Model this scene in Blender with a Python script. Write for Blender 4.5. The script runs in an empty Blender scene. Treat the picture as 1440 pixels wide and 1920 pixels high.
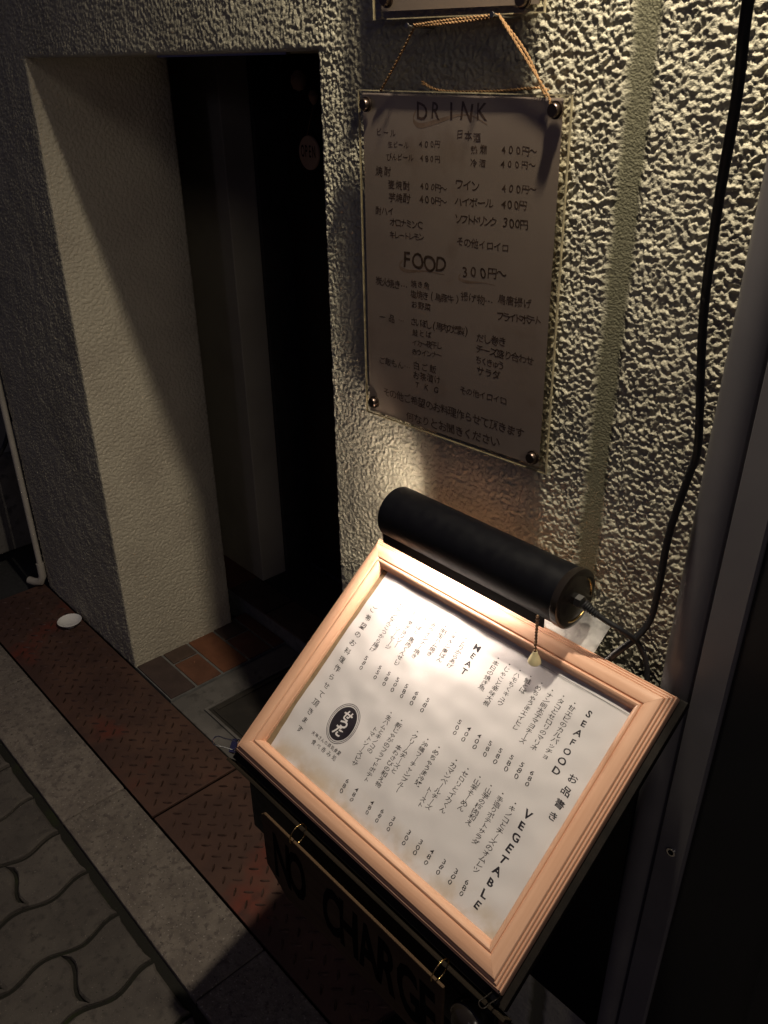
import bpy, bmesh, math, random
import numpy as np
from mathutils import Vector, Matrix

random.seed(7)
scene = bpy.context.scene
COL = scene.collection

# ------------------------------------------------------------------ camera
cam_data = bpy.data.cameras.new("camera")
cam = bpy.data.objects.new("camera", cam_data)
COL.objects.link(cam)
Rm = Matrix(((0.67183838, -0.33588556, 0.66016216),
             (0.74058056, 0.32046699, -0.59062793),
             (-0.01317679, 0.88570977, 0.46405234)))
cam.matrix_world = Matrix.Translation((0, -0.826, 1.6)) @ Rm.to_4x4()
cam_data.sensor_fit = 'VERTICAL'
cam_data.sensor_height = 24.0
cam_data.sensor_width = 18.0
cam_data.lens = 24.0 * 1620 / 1920
cam_data.clip_start = 0.02
cam_data.clip_end = 100
scene.camera = cam

# ------------------------------------------------------------------ night air
world = bpy.data.worlds.new("World")
scene.world = world
world.use_nodes = True
bg = world.node_tree.nodes['Background']
bg.inputs['Color'].default_value = (0.44, 0.40, 0.92, 1)
bg.inputs['Strength'].default_value = 0.032

# the spotlight over the signs (above the picture, close to the wall)
ld = bpy.data.lights.new("wall_light", 'SPOT')
ld.energy = 82
ld.color = (1.0, 0.88, 0.69)
ld.shadow_soft_size = 0.025
ld.spot_size = math.radians(155)
ld.spot_blend = 1.0
lo = bpy.data.objects.new("wall_light", ld)
lo.location = (-0.43, -0.160, 2.32)
lo.rotation_euler = (0, 0, 0)
COL.objects.link(lo)
# a far street lamp, dim and soft
sd = bpy.data.lights.new("street_light", 'AREA')
sd.shape = 'DISK'
sd.size = 0.5
sd.energy = 2.6
sd.color = (0.78, 0.74, 1.0)
so = bpy.data.objects.new("street_light", sd)
so.location = (1.5, -5.0, 2.6)
so.rotation_euler = (Vector((-2.0, 0, 0.6)) - Vector(so.location)).to_track_quat('-Z', 'Y').to_euler()
COL.objects.link(so)

# a second lamp further down the lane, to the right: it reaches into the doorway
fd = bpy.data.lights.new("lane_light", 'AREA')
fd.shape = 'DISK'; fd.size = 0.8; fd.energy = 10.5; fd.color = (1.0, 0.88, 0.74)
fo = bpy.data.objects.new("lane_light", fd)
fo.location = (3.2, -2.4, 3.45)
fo.rotation_euler = (Vector((-1.6, 0, 0.4)) - Vector(fo.location)).to_track_quat('-Z', 'Y').to_euler()
COL.objects.link(fo)

scene.view_settings.view_transform = 'Standard'
scene.view_settings.look = 'None'
scene.view_settings.exposure = 0
scene.view_settings.gamma = 1
scene.cycles.max_bounces = 6
scene.cycles.transparent_max_bounces = 12
scene.cycles.sample_clamp_indirect = 3
scene.cycles.caustics_reflective = False
scene.cycles.caustics_refractive = False

# ------------------------------------------------------------------ materials
def new_mat(name):
    m = bpy.data.materials.new(name)
    m.use_nodes = True
    return m, m.node_tree, m.node_tree.nodes['Principled BSDF']

def mat(name, c, c2=None, scale=20, rough=0.6, metal=0.0, bump=0.0, bscale=None, spec=0.5,
        stretch=None, uv=False, detail=6, coat=0.0, lo_=0.35, hi=0.65):
    m, nt, b = new_mat(name)
    N, L = nt.nodes, nt.links
    b.inputs['Roughness'].default_value = rough
    b.inputs['Metallic'].default_value = metal
    b.inputs['Specular IOR Level'].default_value = spec
    b.inputs['Coat Weight'].default_value = coat
    b.inputs['Base Color'].default_value = (*c, 1)
    tc = N.new('ShaderNodeTexCoord')
    mp = N.new('ShaderNodeMapping')
    if stretch: mp.inputs['Scale'].default_value = stretch
    L.new(tc.outputs['UV' if uv else 'Object'], mp.inputs['Vector'])
    if c2:
        n = N.new('ShaderNodeTexNoise'); n.inputs['Scale'].default_value = scale; n.inputs['Detail'].default_value = detail
        L.new(mp.outputs[0], n.inputs['Vector'])
        r = N.new('ShaderNodeValToRGB')
        r.color_ramp.elements[0].position = lo_; r.color_ramp.elements[1].position = hi
        r.color_ramp.elements[0].color = (*c, 1); r.color_ramp.elements[1].color = (*c2, 1)
        L.new(n.outputs['Fac'], r.inputs['Fac']); L.new(r.outputs['Color'], b.inputs['Base Color'])
    if bump:
        n2 = N.new('ShaderNodeTexNoise'); n2.inputs['Scale'].default_value = bscale or scale * 3; n2.inputs['Detail'].default_value = 8
        L.new(mp.outputs[0], n2.inputs['Vector'])
        bp = N.new('ShaderNodeBump'); bp.inputs['Strength'].default_value = 1.0; bp.inputs['Distance'].default_value = bump
        L.new(n2.outputs['Fac'], bp.inputs['Height']); L.new(bp.outputs['Normal'], b.inputs['Normal'])
    return m

def layered(name, layers, rough=0.8, bump=0.001, bscale=200, metal=0.0, spec=0.4, vary=0.0):
    """layers: list of (colour, noise scale, lo, hi); the first entry is the base"""
    m, nt, b = new_mat(name)
    N, L = nt.nodes, nt.links
    tc = N.new('ShaderNodeTexCoord')
    cur = None
    for i, (c, s, a, d) in enumerate(layers):
        if i == 0:
            rgb = N.new('ShaderNodeRGB'); rgb.outputs[0].default_value = (*c, 1); cur = rgb.outputs[0]; continue
        n = N.new('ShaderNodeTexNoise'); n.inputs['Scale'].default_value = s; n.inputs['Detail'].default_value = 8
        n.noise_dimensions = '4D'; n.inputs['W'].default_value = i * 3.7
        L.new(tc.outputs['Object'], n.inputs['Vector'])
        mr = N.new('ShaderNodeMapRange'); mr.inputs['From Min'].default_value = a; mr.inputs['From Max'].default_value = d
        L.new(n.outputs['Fac'], mr.inputs['Value'])
        mx = N.new('ShaderNodeMix'); mx.data_type = 'RGBA'
        L.new(mr.outputs[0], mx.inputs['Factor']); L.new(cur, mx.inputs['A']); mx.inputs['B'].default_value = (*c, 1)
        cur = mx.outputs['Result']
    if vary:                                              # every piece a slightly different batch
        oi = N.new('ShaderNodeObjectInfo'); mr = N.new('ShaderNodeMapRange')
        mr.inputs['To Min'].default_value = 1 - vary; mr.inputs['To Max'].default_value = 1 + vary
        L.new(oi.outputs['Random'], mr.inputs['Value'])
        hs = N.new('ShaderNodeHueSaturation'); L.new(mr.outputs[0], hs.inputs['Value']); L.new(cur, hs.inputs['Color']); cur = hs.outputs[0]
    L.new(cur, b.inputs['Base Color'])
    b.inputs['Roughness'].default_value = rough
    b.inputs['Metallic'].default_value = metal
    b.inputs['Specular IOR Level'].default_value = spec
    n2 = N.new('ShaderNodeTexNoise'); n2.inputs['Scale'].default_value = bscale; n2.inputs['Detail'].default_value = 6
    L.new(tc.outputs['Object'], n2.inputs['Vector'])
    bp = N.new('ShaderNodeBump'); bp.inputs['Strength'].default_value = 1; bp.inputs['Distance'].default_value = bump
    L.new(n2.outputs['Fac'], bp.inputs['Height']); L.new(bp.outputs['Normal'], b.inputs['Normal'])
    return m

def clear_mat(name, tint=(1, 1, 1), rough=0.05, gloss=1.0):
    m = bpy.data.materials.new(name); m.use_nodes = True
    nt = m.node_tree; N, L = nt.nodes, nt.links
    N.remove(N['Principled BSDF'])
    out = N['Material Output']
    tr = N.new('ShaderNodeBsdfTransparent'); tr.inputs[0].default_value = (*tint, 1)
    gl = N.new('ShaderNodeBsdfGlossy'); gl.inputs['Roughness'].default_value = rough
    gl.inputs['Color'].default_value = (1, 1, 1, 1)
    lw = N.new('ShaderNodeLayerWeight'); lw.inputs['Blend'].default_value = 0.5
    pw = N.new('ShaderNodeMath'); pw.operation = 'POWER'; pw.inputs[1].default_value = 5.0
    L.new(lw.outputs['Facing'], pw.inputs[0])
    fr = N.new('ShaderNodeMapRange'); fr.inputs['To Min'].default_value = 0.04 * gloss; fr.inputs['To Max'].default_value = 0.9
    L.new(pw.outputs[0], fr.inputs['Value'])
    mx = N.new('ShaderNodeMixShader')
    L.new(fr.outputs[0], mx.inputs[0]); L.new(tr.outputs[0], mx.inputs[1]); L.new(gl.outputs[0], mx.inputs[2])
    L.new(mx.outputs[0], out.inputs['Surface'])
    return m

M = {}
M['stucco'] = layered('stucco', [((0.52, 0.485, 0.365), 0, 0, 0), ((0.41, 0.38, 0.285), 6, 0.45, 0.7), ((0.34, 0.315, 0.24), 60, 0.55, 0.75)],
                      rough=0.8, bump=0.0016, bscale=380)
M['rust_tread'] = layered('rust_tread', [((0.078, 0.045, 0.035), 0, 0, 0), ((0.16, 0.10, 0.08), 45, 0.42, 0.60)], rough=0.38, bump=0.0003, bscale=300, metal=0.6)
# the troweled joint is coloured a darker olive than the wall
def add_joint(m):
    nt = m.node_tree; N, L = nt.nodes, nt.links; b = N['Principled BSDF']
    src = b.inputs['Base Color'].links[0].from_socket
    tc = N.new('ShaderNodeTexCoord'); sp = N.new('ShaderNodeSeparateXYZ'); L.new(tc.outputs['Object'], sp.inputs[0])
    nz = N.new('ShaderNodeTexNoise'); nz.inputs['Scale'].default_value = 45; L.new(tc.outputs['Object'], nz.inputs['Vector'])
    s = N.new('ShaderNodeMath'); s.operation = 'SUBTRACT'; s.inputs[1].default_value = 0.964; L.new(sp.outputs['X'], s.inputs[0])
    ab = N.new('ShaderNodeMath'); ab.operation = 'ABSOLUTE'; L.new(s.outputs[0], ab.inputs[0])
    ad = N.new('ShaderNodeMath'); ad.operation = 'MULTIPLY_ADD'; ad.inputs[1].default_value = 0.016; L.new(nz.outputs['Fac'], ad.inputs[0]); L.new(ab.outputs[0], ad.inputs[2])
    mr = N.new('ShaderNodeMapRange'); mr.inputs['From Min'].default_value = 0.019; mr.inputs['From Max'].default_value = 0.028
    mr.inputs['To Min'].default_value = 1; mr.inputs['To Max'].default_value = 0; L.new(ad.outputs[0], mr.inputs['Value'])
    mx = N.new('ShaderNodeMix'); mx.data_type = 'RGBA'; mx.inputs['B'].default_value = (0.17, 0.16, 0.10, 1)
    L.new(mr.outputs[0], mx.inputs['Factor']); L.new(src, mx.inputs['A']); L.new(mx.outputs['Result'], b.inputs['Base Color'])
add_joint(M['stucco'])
M['fine_stucco'] = layered('fine_stucco', [((0.50, 0.45, 0.35), 0, 0, 0), ((0.42, 0.37, 0.29), 7, 0.45, 0.7)],
                           rough=0.6, bump=0.0018, bscale=330, spec=0.5)
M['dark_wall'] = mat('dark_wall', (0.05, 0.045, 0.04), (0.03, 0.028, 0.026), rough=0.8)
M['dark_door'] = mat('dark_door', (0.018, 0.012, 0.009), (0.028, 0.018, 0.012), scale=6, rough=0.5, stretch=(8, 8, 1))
M['concrete'] = layered('concrete', [((0.13, 0.12, 0.11), 0, 0, 0), ((0.20, 0.185, 0.17), 9, 0.45, 0.7), ((0.07, 0.065, 0.06), 30, 0.55, 0.7)], rough=0.9, bump=0.001, bscale=160)
M['mortar'] = mat('mortar', (0.13, 0.13, 0.125), (0.19, 0.185, 0.175), scale=40, rough=0.95, bump=0.0008)
M['kerb'] = layered('kerb', [((0.155, 0.130, 0.112), 0, 0, 0), ((0.20, 0.17, 0.145), 22, 0.44, 0.60), ((0.115, 0.095, 0.085), 60, 0.52, 0.62), ((0.10, 0.085, 0.078), 7, 0.56, 0.70),
                             ((0.34, 0.30, 0.27), 190, 0.61, 0.66), ((0.06, 0.05, 0.045), 130, 0.62, 0.66)], rough=0.9, bump=0.0035, bscale=110, vary=0.08)
M['paver'] = layered('paver', [((0.078, 0.067, 0.060), 0, 0, 0), ((0.098, 0.085, 0.074), 14, 0.44, 0.62), ((0.055, 0.047, 0.043), 50, 0.53, 0.66), ((0.20, 0.175, 0.155), 300, 0.65, 0.70), ((0.03, 0.027, 0.023), 210, 0.64, 0.69)],
                     rough=0.9, bump=0.0018, bscale=260, vary=0.18)
M['joint'] = layered('joint', [((0.014, 0.013, 0.010), 0, 0, 0), ((0.020, 0.026, 0.008), 20, 0.55, 0.7)], rough=1, bump=0.002, bscale=200)
M['rust'] = layered('rust', [((0.088, 0.048, 0.038), 0, 0, 0), ((0.125, 0.066, 0.048), 7, 0.42, 0.62), ((0.20, 0.045, 0.028), 5, 0.56, 0.72), ((0.06, 0.034, 0.028), 22, 0.55, 0.8)],
                    rough=0.55, bump=0.0005, bscale=300, metal=0.25, spec=0.5)
M['black_metal'] = mat('black_metal', (0.004, 0.004, 0.0055), rough=0.40, bump=0.00012, bscale=1500, spec=0.22)
M['black_gloss'] = mat('black_gloss', (0.014, 0.011, 0.009), rough=0.2, spec=0.6)
M['black_rubber'] = mat('black_rubber', (0.012, 0.012, 0.014), rough=0.5)
M['chrome'] = mat('chrome', (0.75, 0.74, 0.72), rough=0.12, metal=1.0)
M['steel'] = mat('steel', (0.35, 0.34, 0.33), rough=0.3, metal=1.0)
M['galvanised'] = layered('galvanised', [((0.34, 0.33, 0.32), 0, 0, 0), ((0.48, 0.47, 0.45), 55, 0.45, 0.6), ((0.24, 0.235, 0.23), 90, 0.5, 0.65)], rough=0.42, metal=0.7, bump=0.0001, bscale=300)
M['white_enamel'] = mat('white_enamel', (0.80, 0.78, 0.74), rough=0.35)
M['brass'] = mat('brass', (0.75, 0.52, 0.2), rough=0.22, metal=1.0)
M['bronze'] = mat('bronze', (0.32, 0.20, 0.12), rough=0.3, metal=1.0)
M['wood'] = None
M['dark_wood'] = mat('dark_wood', (0.009, 0.008, 0.007), (0.015, 0.012, 0.010), scale=5, rough=0.6, spec=0.12, stretch=(1, 14, 14), bump=0.0002, bscale=30)
M['edge_wood'] = mat('edge_wood', (0.014, 0.011, 0.008), (0.026, 0.019, 0.013), scale=8, rough=0.8, spec=0.1, stretch=(1, 10, 10))
M['mat_board'] = mat('mat_board', (0.22, 0.16, 0.09), (0.16, 0.11, 0.06), scale=60, rough=0.9)
M['ink'] = mat('ink', (0.018, 0.014, 0.016), (0.035, 0.028, 0.030), scale=120, rough=0.6)
M['bold_ink'] = mat('bold_ink', (0.018, 0.014, 0.02), rough=0.5)
M['sign_ink'] = mat('sign_ink', (0.07, 0.042, 0.027), (0.16, 0.10, 0.07), scale=150, rough=0.7)
M['brush_brown'] = mat('brush_brown', (0.34, 0.23, 0.16), (0.44, 0.32, 0.25), scale=60, rough=0.8)
M['sign_paper'] = layered('sign_paper', [((0.52, 0.425, 0.37), 0, 0, 0), ((0.46, 0.37, 0.315), 5, 0.45, 0.65), ((0.38, 0.29, 0.235), 14, 0.58, 0.75)], rough=0.55, bump=0.0006, bscale=7)
M['clear'] = clear_mat('clear_acrylic', (0.97, 0.96, 0.93), 0.06)
M['glazing'] = clear_mat('clear_film', (0.985, 0.985, 0.98), 0.10, 0.55)
M['acrylic_edge'] = mat('acrylic_edge', (0.55, 0.47, 0.29), (0.30, 0.26, 0.17), scale=90, rough=0.25, spec=0.6)
def see_through(m, f):
    nt = m.node_tree; N, L = nt.nodes, nt.links
    tr = N.new('ShaderNodeBsdfTransparent'); mx = N.new('ShaderNodeMixShader'); mx.inputs[0].default_value = f
    L.new(tr.outputs[0], mx.inputs[1]); L.new(N['Principled BSDF'].outputs[0], mx.inputs[2])
    L.new(mx.outputs[0], N['Material Output'].inputs['Surface'])
see_through(M['acrylic_edge'], 0.8)
M['screw'] = mat('screw', (0.16, 0.12, 0.10), rough=0.32, metal=1.0)
M['rope'] = mat('rope', (0.34, 0.19, 0.08), (0.20, 0.11, 0.045), scale=300, rough=0.9, bump=0.0006, bscale=600)
M['white_plastic'] = mat('white_plastic', (0.50, 0.46, 0.40), (0.40, 0.37, 0.32), scale=12, rough=0.5)
M['porcelain'] = mat('porcelain', (0.80, 0.78, 0.76), rough=0.12, coat=0.4)
M['grey_panel'] = mat('grey_panel', (0.20, 0.20, 0.21), (0.14, 0.14, 0.15), scale=5, rough=0.6)
M['post_metal'] = mat('post_metal', (0.15, 0.14, 0.145), (0.12, 0.112, 0.118), scale=9, rough=0.42, metal=0.0, bump=0.00008, bscale=900)
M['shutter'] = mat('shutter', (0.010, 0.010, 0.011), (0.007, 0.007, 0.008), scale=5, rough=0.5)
M['pull_plastic'] = mat('pull_plastic', (0.62, 0.54, 0.32), rough=0.3)
M['iron'] = layered('iron', [((0.05, 0.045, 0.04), 0, 0, 0), ((0.075, 0.065, 0.055), 12, 0.45, 0.65)], rough=0.6, metal=0.4, bump=0.0006, bscale=200)
M['board_wood'] = mat('board_wood', (0.065, 0.040, 0.023), (0.090, 0.056, 0.032), scale=6, rough=0.8, spec=0.12, stretch=(1, 12, 12))
M['board_ink'] = mat('board_ink', (0.004, 0.0035, 0.0035), rough=0.9, spec=0.05)
M['open_disc'] = mat('open_disc', (0.70, 0.45, 0.30), (0.62, 0.38, 0.25), scale=20, rough=0.7)
M['asphalt'] = mat('asphalt', (0.05, 0.05, 0.05), (0.035, 0.035, 0.035), scale=80, rough=0.95, bump=0.001)
BR = [(0.10, 0.062, 0.045), (0.16, 0.066, 0.036), (0.075, 0.048, 0.040), (0.20, 0.075, 0.035), (0.13, 0.052, 0.036)]
for i, c in enumerate(BR):
    M['brick%d' % i] = mat('brick_%s' % 'abcde'[i], c, tuple(x * 0.75 for x in c), scale=25, rough=0.8, bump=0.0006, bscale=180)

def wood_material():
    m, nt, b = new_mat('pink_wood')
    N, L = nt.nodes, nt.links
    tc = N.new('ShaderNodeTexCoord'); mp = N.new('ShaderNodeMapping'); mp.inputs['Scale'].default_value = (4, 110, 1)
    L.new(tc.outputs['UV'], mp.inputs['Vector'])
    n = N.new('ShaderNodeTexNoise'); n.inputs['Scale'].default_value = 1.0; n.inputs['Detail'].default_value = 5; n.inputs['Distortion'].default_value = 0.6
    L.new(mp.outputs[0], n.inputs['Vector'])
    r = N.new('ShaderNodeValToRGB')
    r.color_ramp.elements[0].position = 0.3; r.color_ramp.elements[0].color = (0.60, 0.335, 0.215, 1)
    r.color_ramp.elements[1].position = 0.65; r.color_ramp.elements[1].color = (0.685, 0.41, 0.275, 1)
    L.new(n.outputs['Fac'], r.inputs['Fac'])
    mp2 = N.new('ShaderNodeMapping'); mp2.inputs['Scale'].default_value = (14, 60, 1); L.new(tc.outputs['UV'], mp2.inputs['Vector'])
    n2 = N.new('ShaderNodeTexNoise'); n2.inputs['Scale'].default_value = 2.0; n2.inputs['Detail'].default_value = 2
    L.new(mp2.outputs[0], n2.inputs['Vector'])
    mr = N.new('ShaderNodeMapRange'); mr.inputs['From Min'].default_value = 0.66; mr.inputs['From Max'].default_value = 0.78; mr.inputs['To Max'].default_value = 0.28
    L.new(n2.outputs['Fac'], mr.inputs['Value'])
    mx = N.new('ShaderNodeMix'); mx.data_type = 'RGBA'; mx.inputs['B'].default_value = (0.42, 0.20, 0.11, 1)
    L.new(mr.outputs[0], mx.inputs['Factor']); L.new(r.outputs['Color'], mx.inputs['A']); L.new(mx.outputs['Result'], b.inputs['Base Color'])
    b.inputs['Roughness'].default_value = 0.42
    bp = N.new('ShaderNodeBump'); bp.inputs['Distance'].default_value = 0.00015; bp.inputs['Strength'].default_value = 1
    L.new(n.outputs['Fac'], bp.inputs['Height']); L.new(bp.outputs['Normal'], b.inputs['Normal'])
    return m
M['wood'] = wood_material()

def paper_material():
    m, nt, b = new_mat('menu_paper')
    N, L = nt.nodes, nt.links
    tc = N.new('ShaderNodeTexCoord')
    n = N.new('ShaderNodeTexNoise'); n.inputs['Scale'].default_value = 26; n.inputs['Detail'].default_value = 5
    L.new(tc.outputs['Object'], n.inputs['Vector'])
    sep = N.new('ShaderNodeSeparateXYZ'); L.new(tc.outputs['Object'], sep.inputs[0])
    mr = N.new('ShaderNodeMapRange')                      # damp stains creep in from the lower edge of the sheet
    mr.inputs['From Min'].default_value = -0.300; mr.inputs['From Max'].default_value = -0.338
    L.new(sep.outputs['Y'], mr.inputs['Value'])
    m1 = N.new('ShaderNodeMath'); m1.operation = 'MULTIPLY'; L.new(mr.outputs[0], m1.inputs[0])
    mr2 = N.new('ShaderNodeMapRange'); mr2.inputs['From Min'].default_value = 0.46; mr2.inputs['From Max'].default_value = 0.66; mr2.inputs['To Max'].default_value = 0.75
    L.new(n.outputs['Fac'], mr2.inputs['Value']); L.new(mr2.outputs[0], m1.inputs[1])
    mx = N.new('ShaderNodeMix'); mx.data_type = 'RGBA'
    mx.inputs['A'].default_value = (0.63, 0.60, 0.61, 1); mx.inputs['B'].default_value = (0.42, 0.31, 0.17, 1)
    L.new(m1.outputs[0], mx.inputs['Factor']); L.new(mx.outputs['Result'], b.inputs['Base Color'])
    b.inputs['Roughness'].default_value = 0.6
    return m
M['paper'] = paper_material()

def emit_mat(name, c, s):
    m = bpy.data.materials.new(name); m.use_nodes = True
    nt = m.node_tree; N = nt.nodes; N.remove(N['Principled BSDF'])
    e = N.new('ShaderNodeEmission'); e.inputs[0].default_value = (*c, 1); e.inputs[1].default_value = s
    nt.links.new(e.outputs[0], N['Material Output'].inputs['Surface'])
    return m
def smudges(m, lo_r, hi_r, s):                       # dust and finger marks as uneven gloss
    nt = m.node_tree; N, L = nt.nodes, nt.links; b = N['Principled BSDF']
    tc = N.new('ShaderNodeTexCoord'); n = N.new('ShaderNodeTexNoise'); n.inputs['Scale'].default_value = s; n.inputs['Detail'].default_value = 7
    L.new(tc.outputs['Object'], n.inputs['Vector']); mr = N.new('ShaderNodeMapRange')
    mr.inputs['From Min'].default_value = 0.35; mr.inputs['From Max'].default_value = 0.65; mr.inputs['To Min'].default_value = lo_r; mr.inputs['To Max'].default_value = hi_r
    L.new(n.outputs['Fac'], mr.inputs['Value']); L.new(mr.outputs[0], b.inputs['Roughness'])
smudges(M['black_metal'], 0.36, 0.46, 60); smudges(M['post_metal'], 0.30, 0.55, 9); smudges(M['wood'], 0.34, 0.58, 14)
smudges(M['galvanised'], 0.3, 0.6, 60); smudges(M['porcelain'], 0.08, 0.3, 40)
M['bulb'] = emit_mat('lit_bulb', (1.0, 0.84, 0.70), 150)

# ------------------------------------------------------------------ helpers
def link(o, parent=None):
    COL.objects.link(o)
    if parent is not None: o.parent = parent
    return o

def thing(name, label, cat, loc=(0, 0, 0), rot=(0, 0, 0), group=None, kind=None):
    o = bpy.data.objects.new(name, None); o.empty_display_size = 0.05
    o.location = loc; o.rotation_euler = rot
    link(o)
    tag(o, label, cat, group, kind)
    return o

def tag(o, label=None, cat=None, group=None, kind=None):
    if label: o['label'] = label
    if cat: o['category'] = cat
    if group: o['group'] = group
    if kind: o['kind'] = kind
    return o

class MB:
    def __init__(s): s.v = []; s.f = []; s.uv = None
    def add(s, vs, fs):
        b = len(s.v); s.v += [tuple(v) for v in vs]; s.f += [tuple(i + b for i in f) for f in fs]; return s
    def box(s, x0, x1, y0, y1, z0, z1):
        vs = [(x, y, z) for z in (z0, z1) for y in (y0, y1) for x in (x0, x1)]
        return s.add(vs, [(0, 2, 3, 1), (4, 5, 7, 6), (0, 1, 5, 4), (2, 6, 7, 3), (0, 4, 6, 2), (1, 3, 7, 5)])
    def prism(s, poly, a0, a1, axis='z'):
        n = len(poly)
        def P(p, a):
            return (p[0], p[1], a) if axis == 'z' else ((p[0], a, p[1]) if axis == 'y' else (a, p[0], p[1]))
        vs = [P(p, a0) for p in poly] + [P(p, a1) for p in poly]
        fs = [tuple(range(n)), tuple(range(2 * n - 1, n - 1, -1))] + [(i, i + n, (i + 1) % n + n, (i + 1) % n) for i in range(n)]
        return s.add(vs, fs)
    def tube(s, pts, r, n=12, closed=False, caps=True):
        pts = [Vector(p) for p in pts]; m = len(pts)
        rr = r if isinstance(r, (list, tuple)) else [r] * m
        rings = []; prev = None
        for i, p in enumerate(pts):
            a = pts[(i - 1) % m] if (closed or i) else p
            b = pts[(i + 1) % m] if (closed or i < m - 1) else p
            t = (b - a).normalized()
            if prev is None:
                u = t.orthogonal().normalized()
            else:
                u = (prev - t * prev.dot(t)).normalized()
            prev = u; w = t.cross(u)
            rings.append([p + (u * math.cos(2 * math.pi * k / n) + w * math.sin(2 * math.pi * k / n)) * rr[i] for k in range(n)])
        base = len(s.v)
        for rg in rings: s.v += [tuple(q) for q in rg]
        for i in range(m if closed else m - 1):
            for k in range(n):
                a = base + i * n + k; b = base + i * n + (k + 1) % n
                c = base + ((i + 1) % m) * n + (k + 1) % n; d = base + ((i + 1) % m) * n + k
                s.f.append((a, b, c, d))
        if caps and not closed:
            s.f.append(tuple(base + k for k in range(n))[::-1]); s.f.append(tuple(base + (m - 1) * n + k for k in range(n)))
        return s
    def lathe(s, prof, centre=(0, 0, 0), axis='z', n=28):
        base = len(s.v); cx, cy, cz = centre
        for r, h in prof:
            for k in range(n):
                a = 2 * math.pi * k / n; x, y = r * math.cos(a), r * math.sin(a)
                s.v.append((cx + x, cy + y, cz + h) if axis == 'z' else ((cx + x, cy + h, cz + y) if axis == 'y' else (cx + h, cy + x, cz + y)))
        for i in range(len(prof) - 1):
            for k in range(n):
                s.f.append((base + i * n + k, base + i * n + (k + 1) % n, base + (i + 1) * n + (k + 1) % n, base + (i + 1) * n + k))
        return s
    def build(s, name, m, parent=None, smooth=False, bevel=0, seg=2, **kw):
        me = bpy.data.meshes.new(name); me.from_pydata(s.v, [], s.f); me.materials.append(m)
        bm = bmesh.new(); bm.from_mesh(me)
        bmesh.ops.recalc_face_normals(bm, faces=bm.faces)
        if bevel:
            bmesh.ops.bevel(bm, geom=bm.edges[:] , offset=bevel, segments=seg, affect='EDGES', profile=0.6)
        bm.to_mesh(me); bm.free()
        if smooth:
            me.shade_smooth()
            me.set_sharp_from_angle(angle=math.radians(40))
        o = bpy.data.objects.new(name, me); link(o, parent)
        for k, v in kw.items(): o[k] = v
        return o

def copy_to(src, name, parent, loc=None):
    o = bpy.data.objects.new(name, src.data); o.location = loc or src.location; link(o, parent); return o

def curve_pts(ctrl, n=10):
    """Catmull-Rom through control points"""
    P = [Vector(c) for c in ctrl]; P = [P[0] * 2 - P[1]] + P + [P[-1] * 2 - P[-2]]
    out = []
    for i in range(1, len(P) - 2):
        for k in range(n):
            t = k / n; a, b, c, d = P[i - 1], P[i], P[i + 1], P[i + 2]
            out.append(0.5 * ((2 * b) + (c - a) * t + (2 * a - 5 * b + 4 * c - d) * t * t + (3 * b - a - 3 * c + d) * t ** 3))
    out.append(P[-2]); return out

# ---- numpy noise -----------------------------------------------------------
def vnoise(x, y, seed):
    xi = np.floor(x).astype(np.int64); yi = np.floor(y).astype(np.int64)
    fx = x - xi; fy = y - yi
    def h(a, b):
        n = (a * 374761393 + b * 668265263 + seed * 1442695041) & 0x7fffffff
        n = ((n ^ (n >> 13)) * 1274126177) & 0x7fffffff
        n = ((n ^ (n >> 16)) * 668265263) & 0x7fffffff
        return ((n ^ (n >> 15)) & 0xffff) / 65535.0
    u = fx * fx * (3 - 2 * fx); w = fy * fy * (3 - 2 * fy)
    return (h(xi, yi) * (1 - u) + h(xi + 1, yi) * u) * (1 - w) + (h(xi, yi + 1) * (1 - u) + h(xi + 1, yi + 1) * u) * w

def gnoise(x, y, seed):
    """gradient noise, about -0.7..0.7"""
    xi = np.floor(x).astype(np.int64); yi = np.floor(y).astype(np.int64)
    fx = x - xi; fy = y - yi
    def g(a, b, dx, dy):
        n = (a * 374761393 + b * 668265263 + seed * 1442695041) & 0x7fffffff
        n = ((n ^ (n >> 13)) * 1274126177) & 0x7fffffff
        n = ((n ^ (n >> 16)) * 668265263) & 0x7fffffff
        an = ((n ^ (n >> 15)) & 0xffff) / 65536.0 * 6.2831853
        return np.cos(an) * dx + np.sin(an) * dy
    u = fx ** 3 * (fx * (fx * 6 - 15) + 10); w = fy ** 3 * (fy * (fy * 6 - 15) + 10)
    a = g(xi, yi, fx, fy); b = g(xi + 1, yi, fx - 1, fy); c = g(xi, yi + 1, fx, fy - 1); d = g(xi + 1, yi + 1, fx - 1, fy - 1)
    return (a * (1 - u) + b * u) * (1 - w) + (c * (1 - u) + d * u) * w

def grid_mesh(name, P, m, parent=None, holes=None, **kw):
    """P: array (rows, cols, 3)"""
    R, Cc, _ = P.shape
    me = bpy.data.meshes.new(name)
    idx = np.arange(R * Cc).reshape(R, Cc)
    q = np.stack([idx[:-1, :-1], idx[:-1, 1:], idx[1:, 1:], idx[1:, :-1]], -1).reshape(-1, 4)
    me.vertices.add(R * Cc); me.vertices.foreach_set('co', P.reshape(-1).astype(np.float32))
    me.loops.add(q.size); me.loops.foreach_set('vertex_index', q.reshape(-1).astype(np.int32))
    me.polygons.add(len(q)); me.polygons.foreach_set('loop_start', np.arange(0, q.size, 4, dtype=np.int32))
    me.update(calc_edges=True); me.validate()
    me.shade_smooth()
    me.materials.append(m)
    o = bpy.data.objects.new(name, me); link(o, parent)
    for k, v in kw.items(): o[k] = v
    return o

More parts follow.
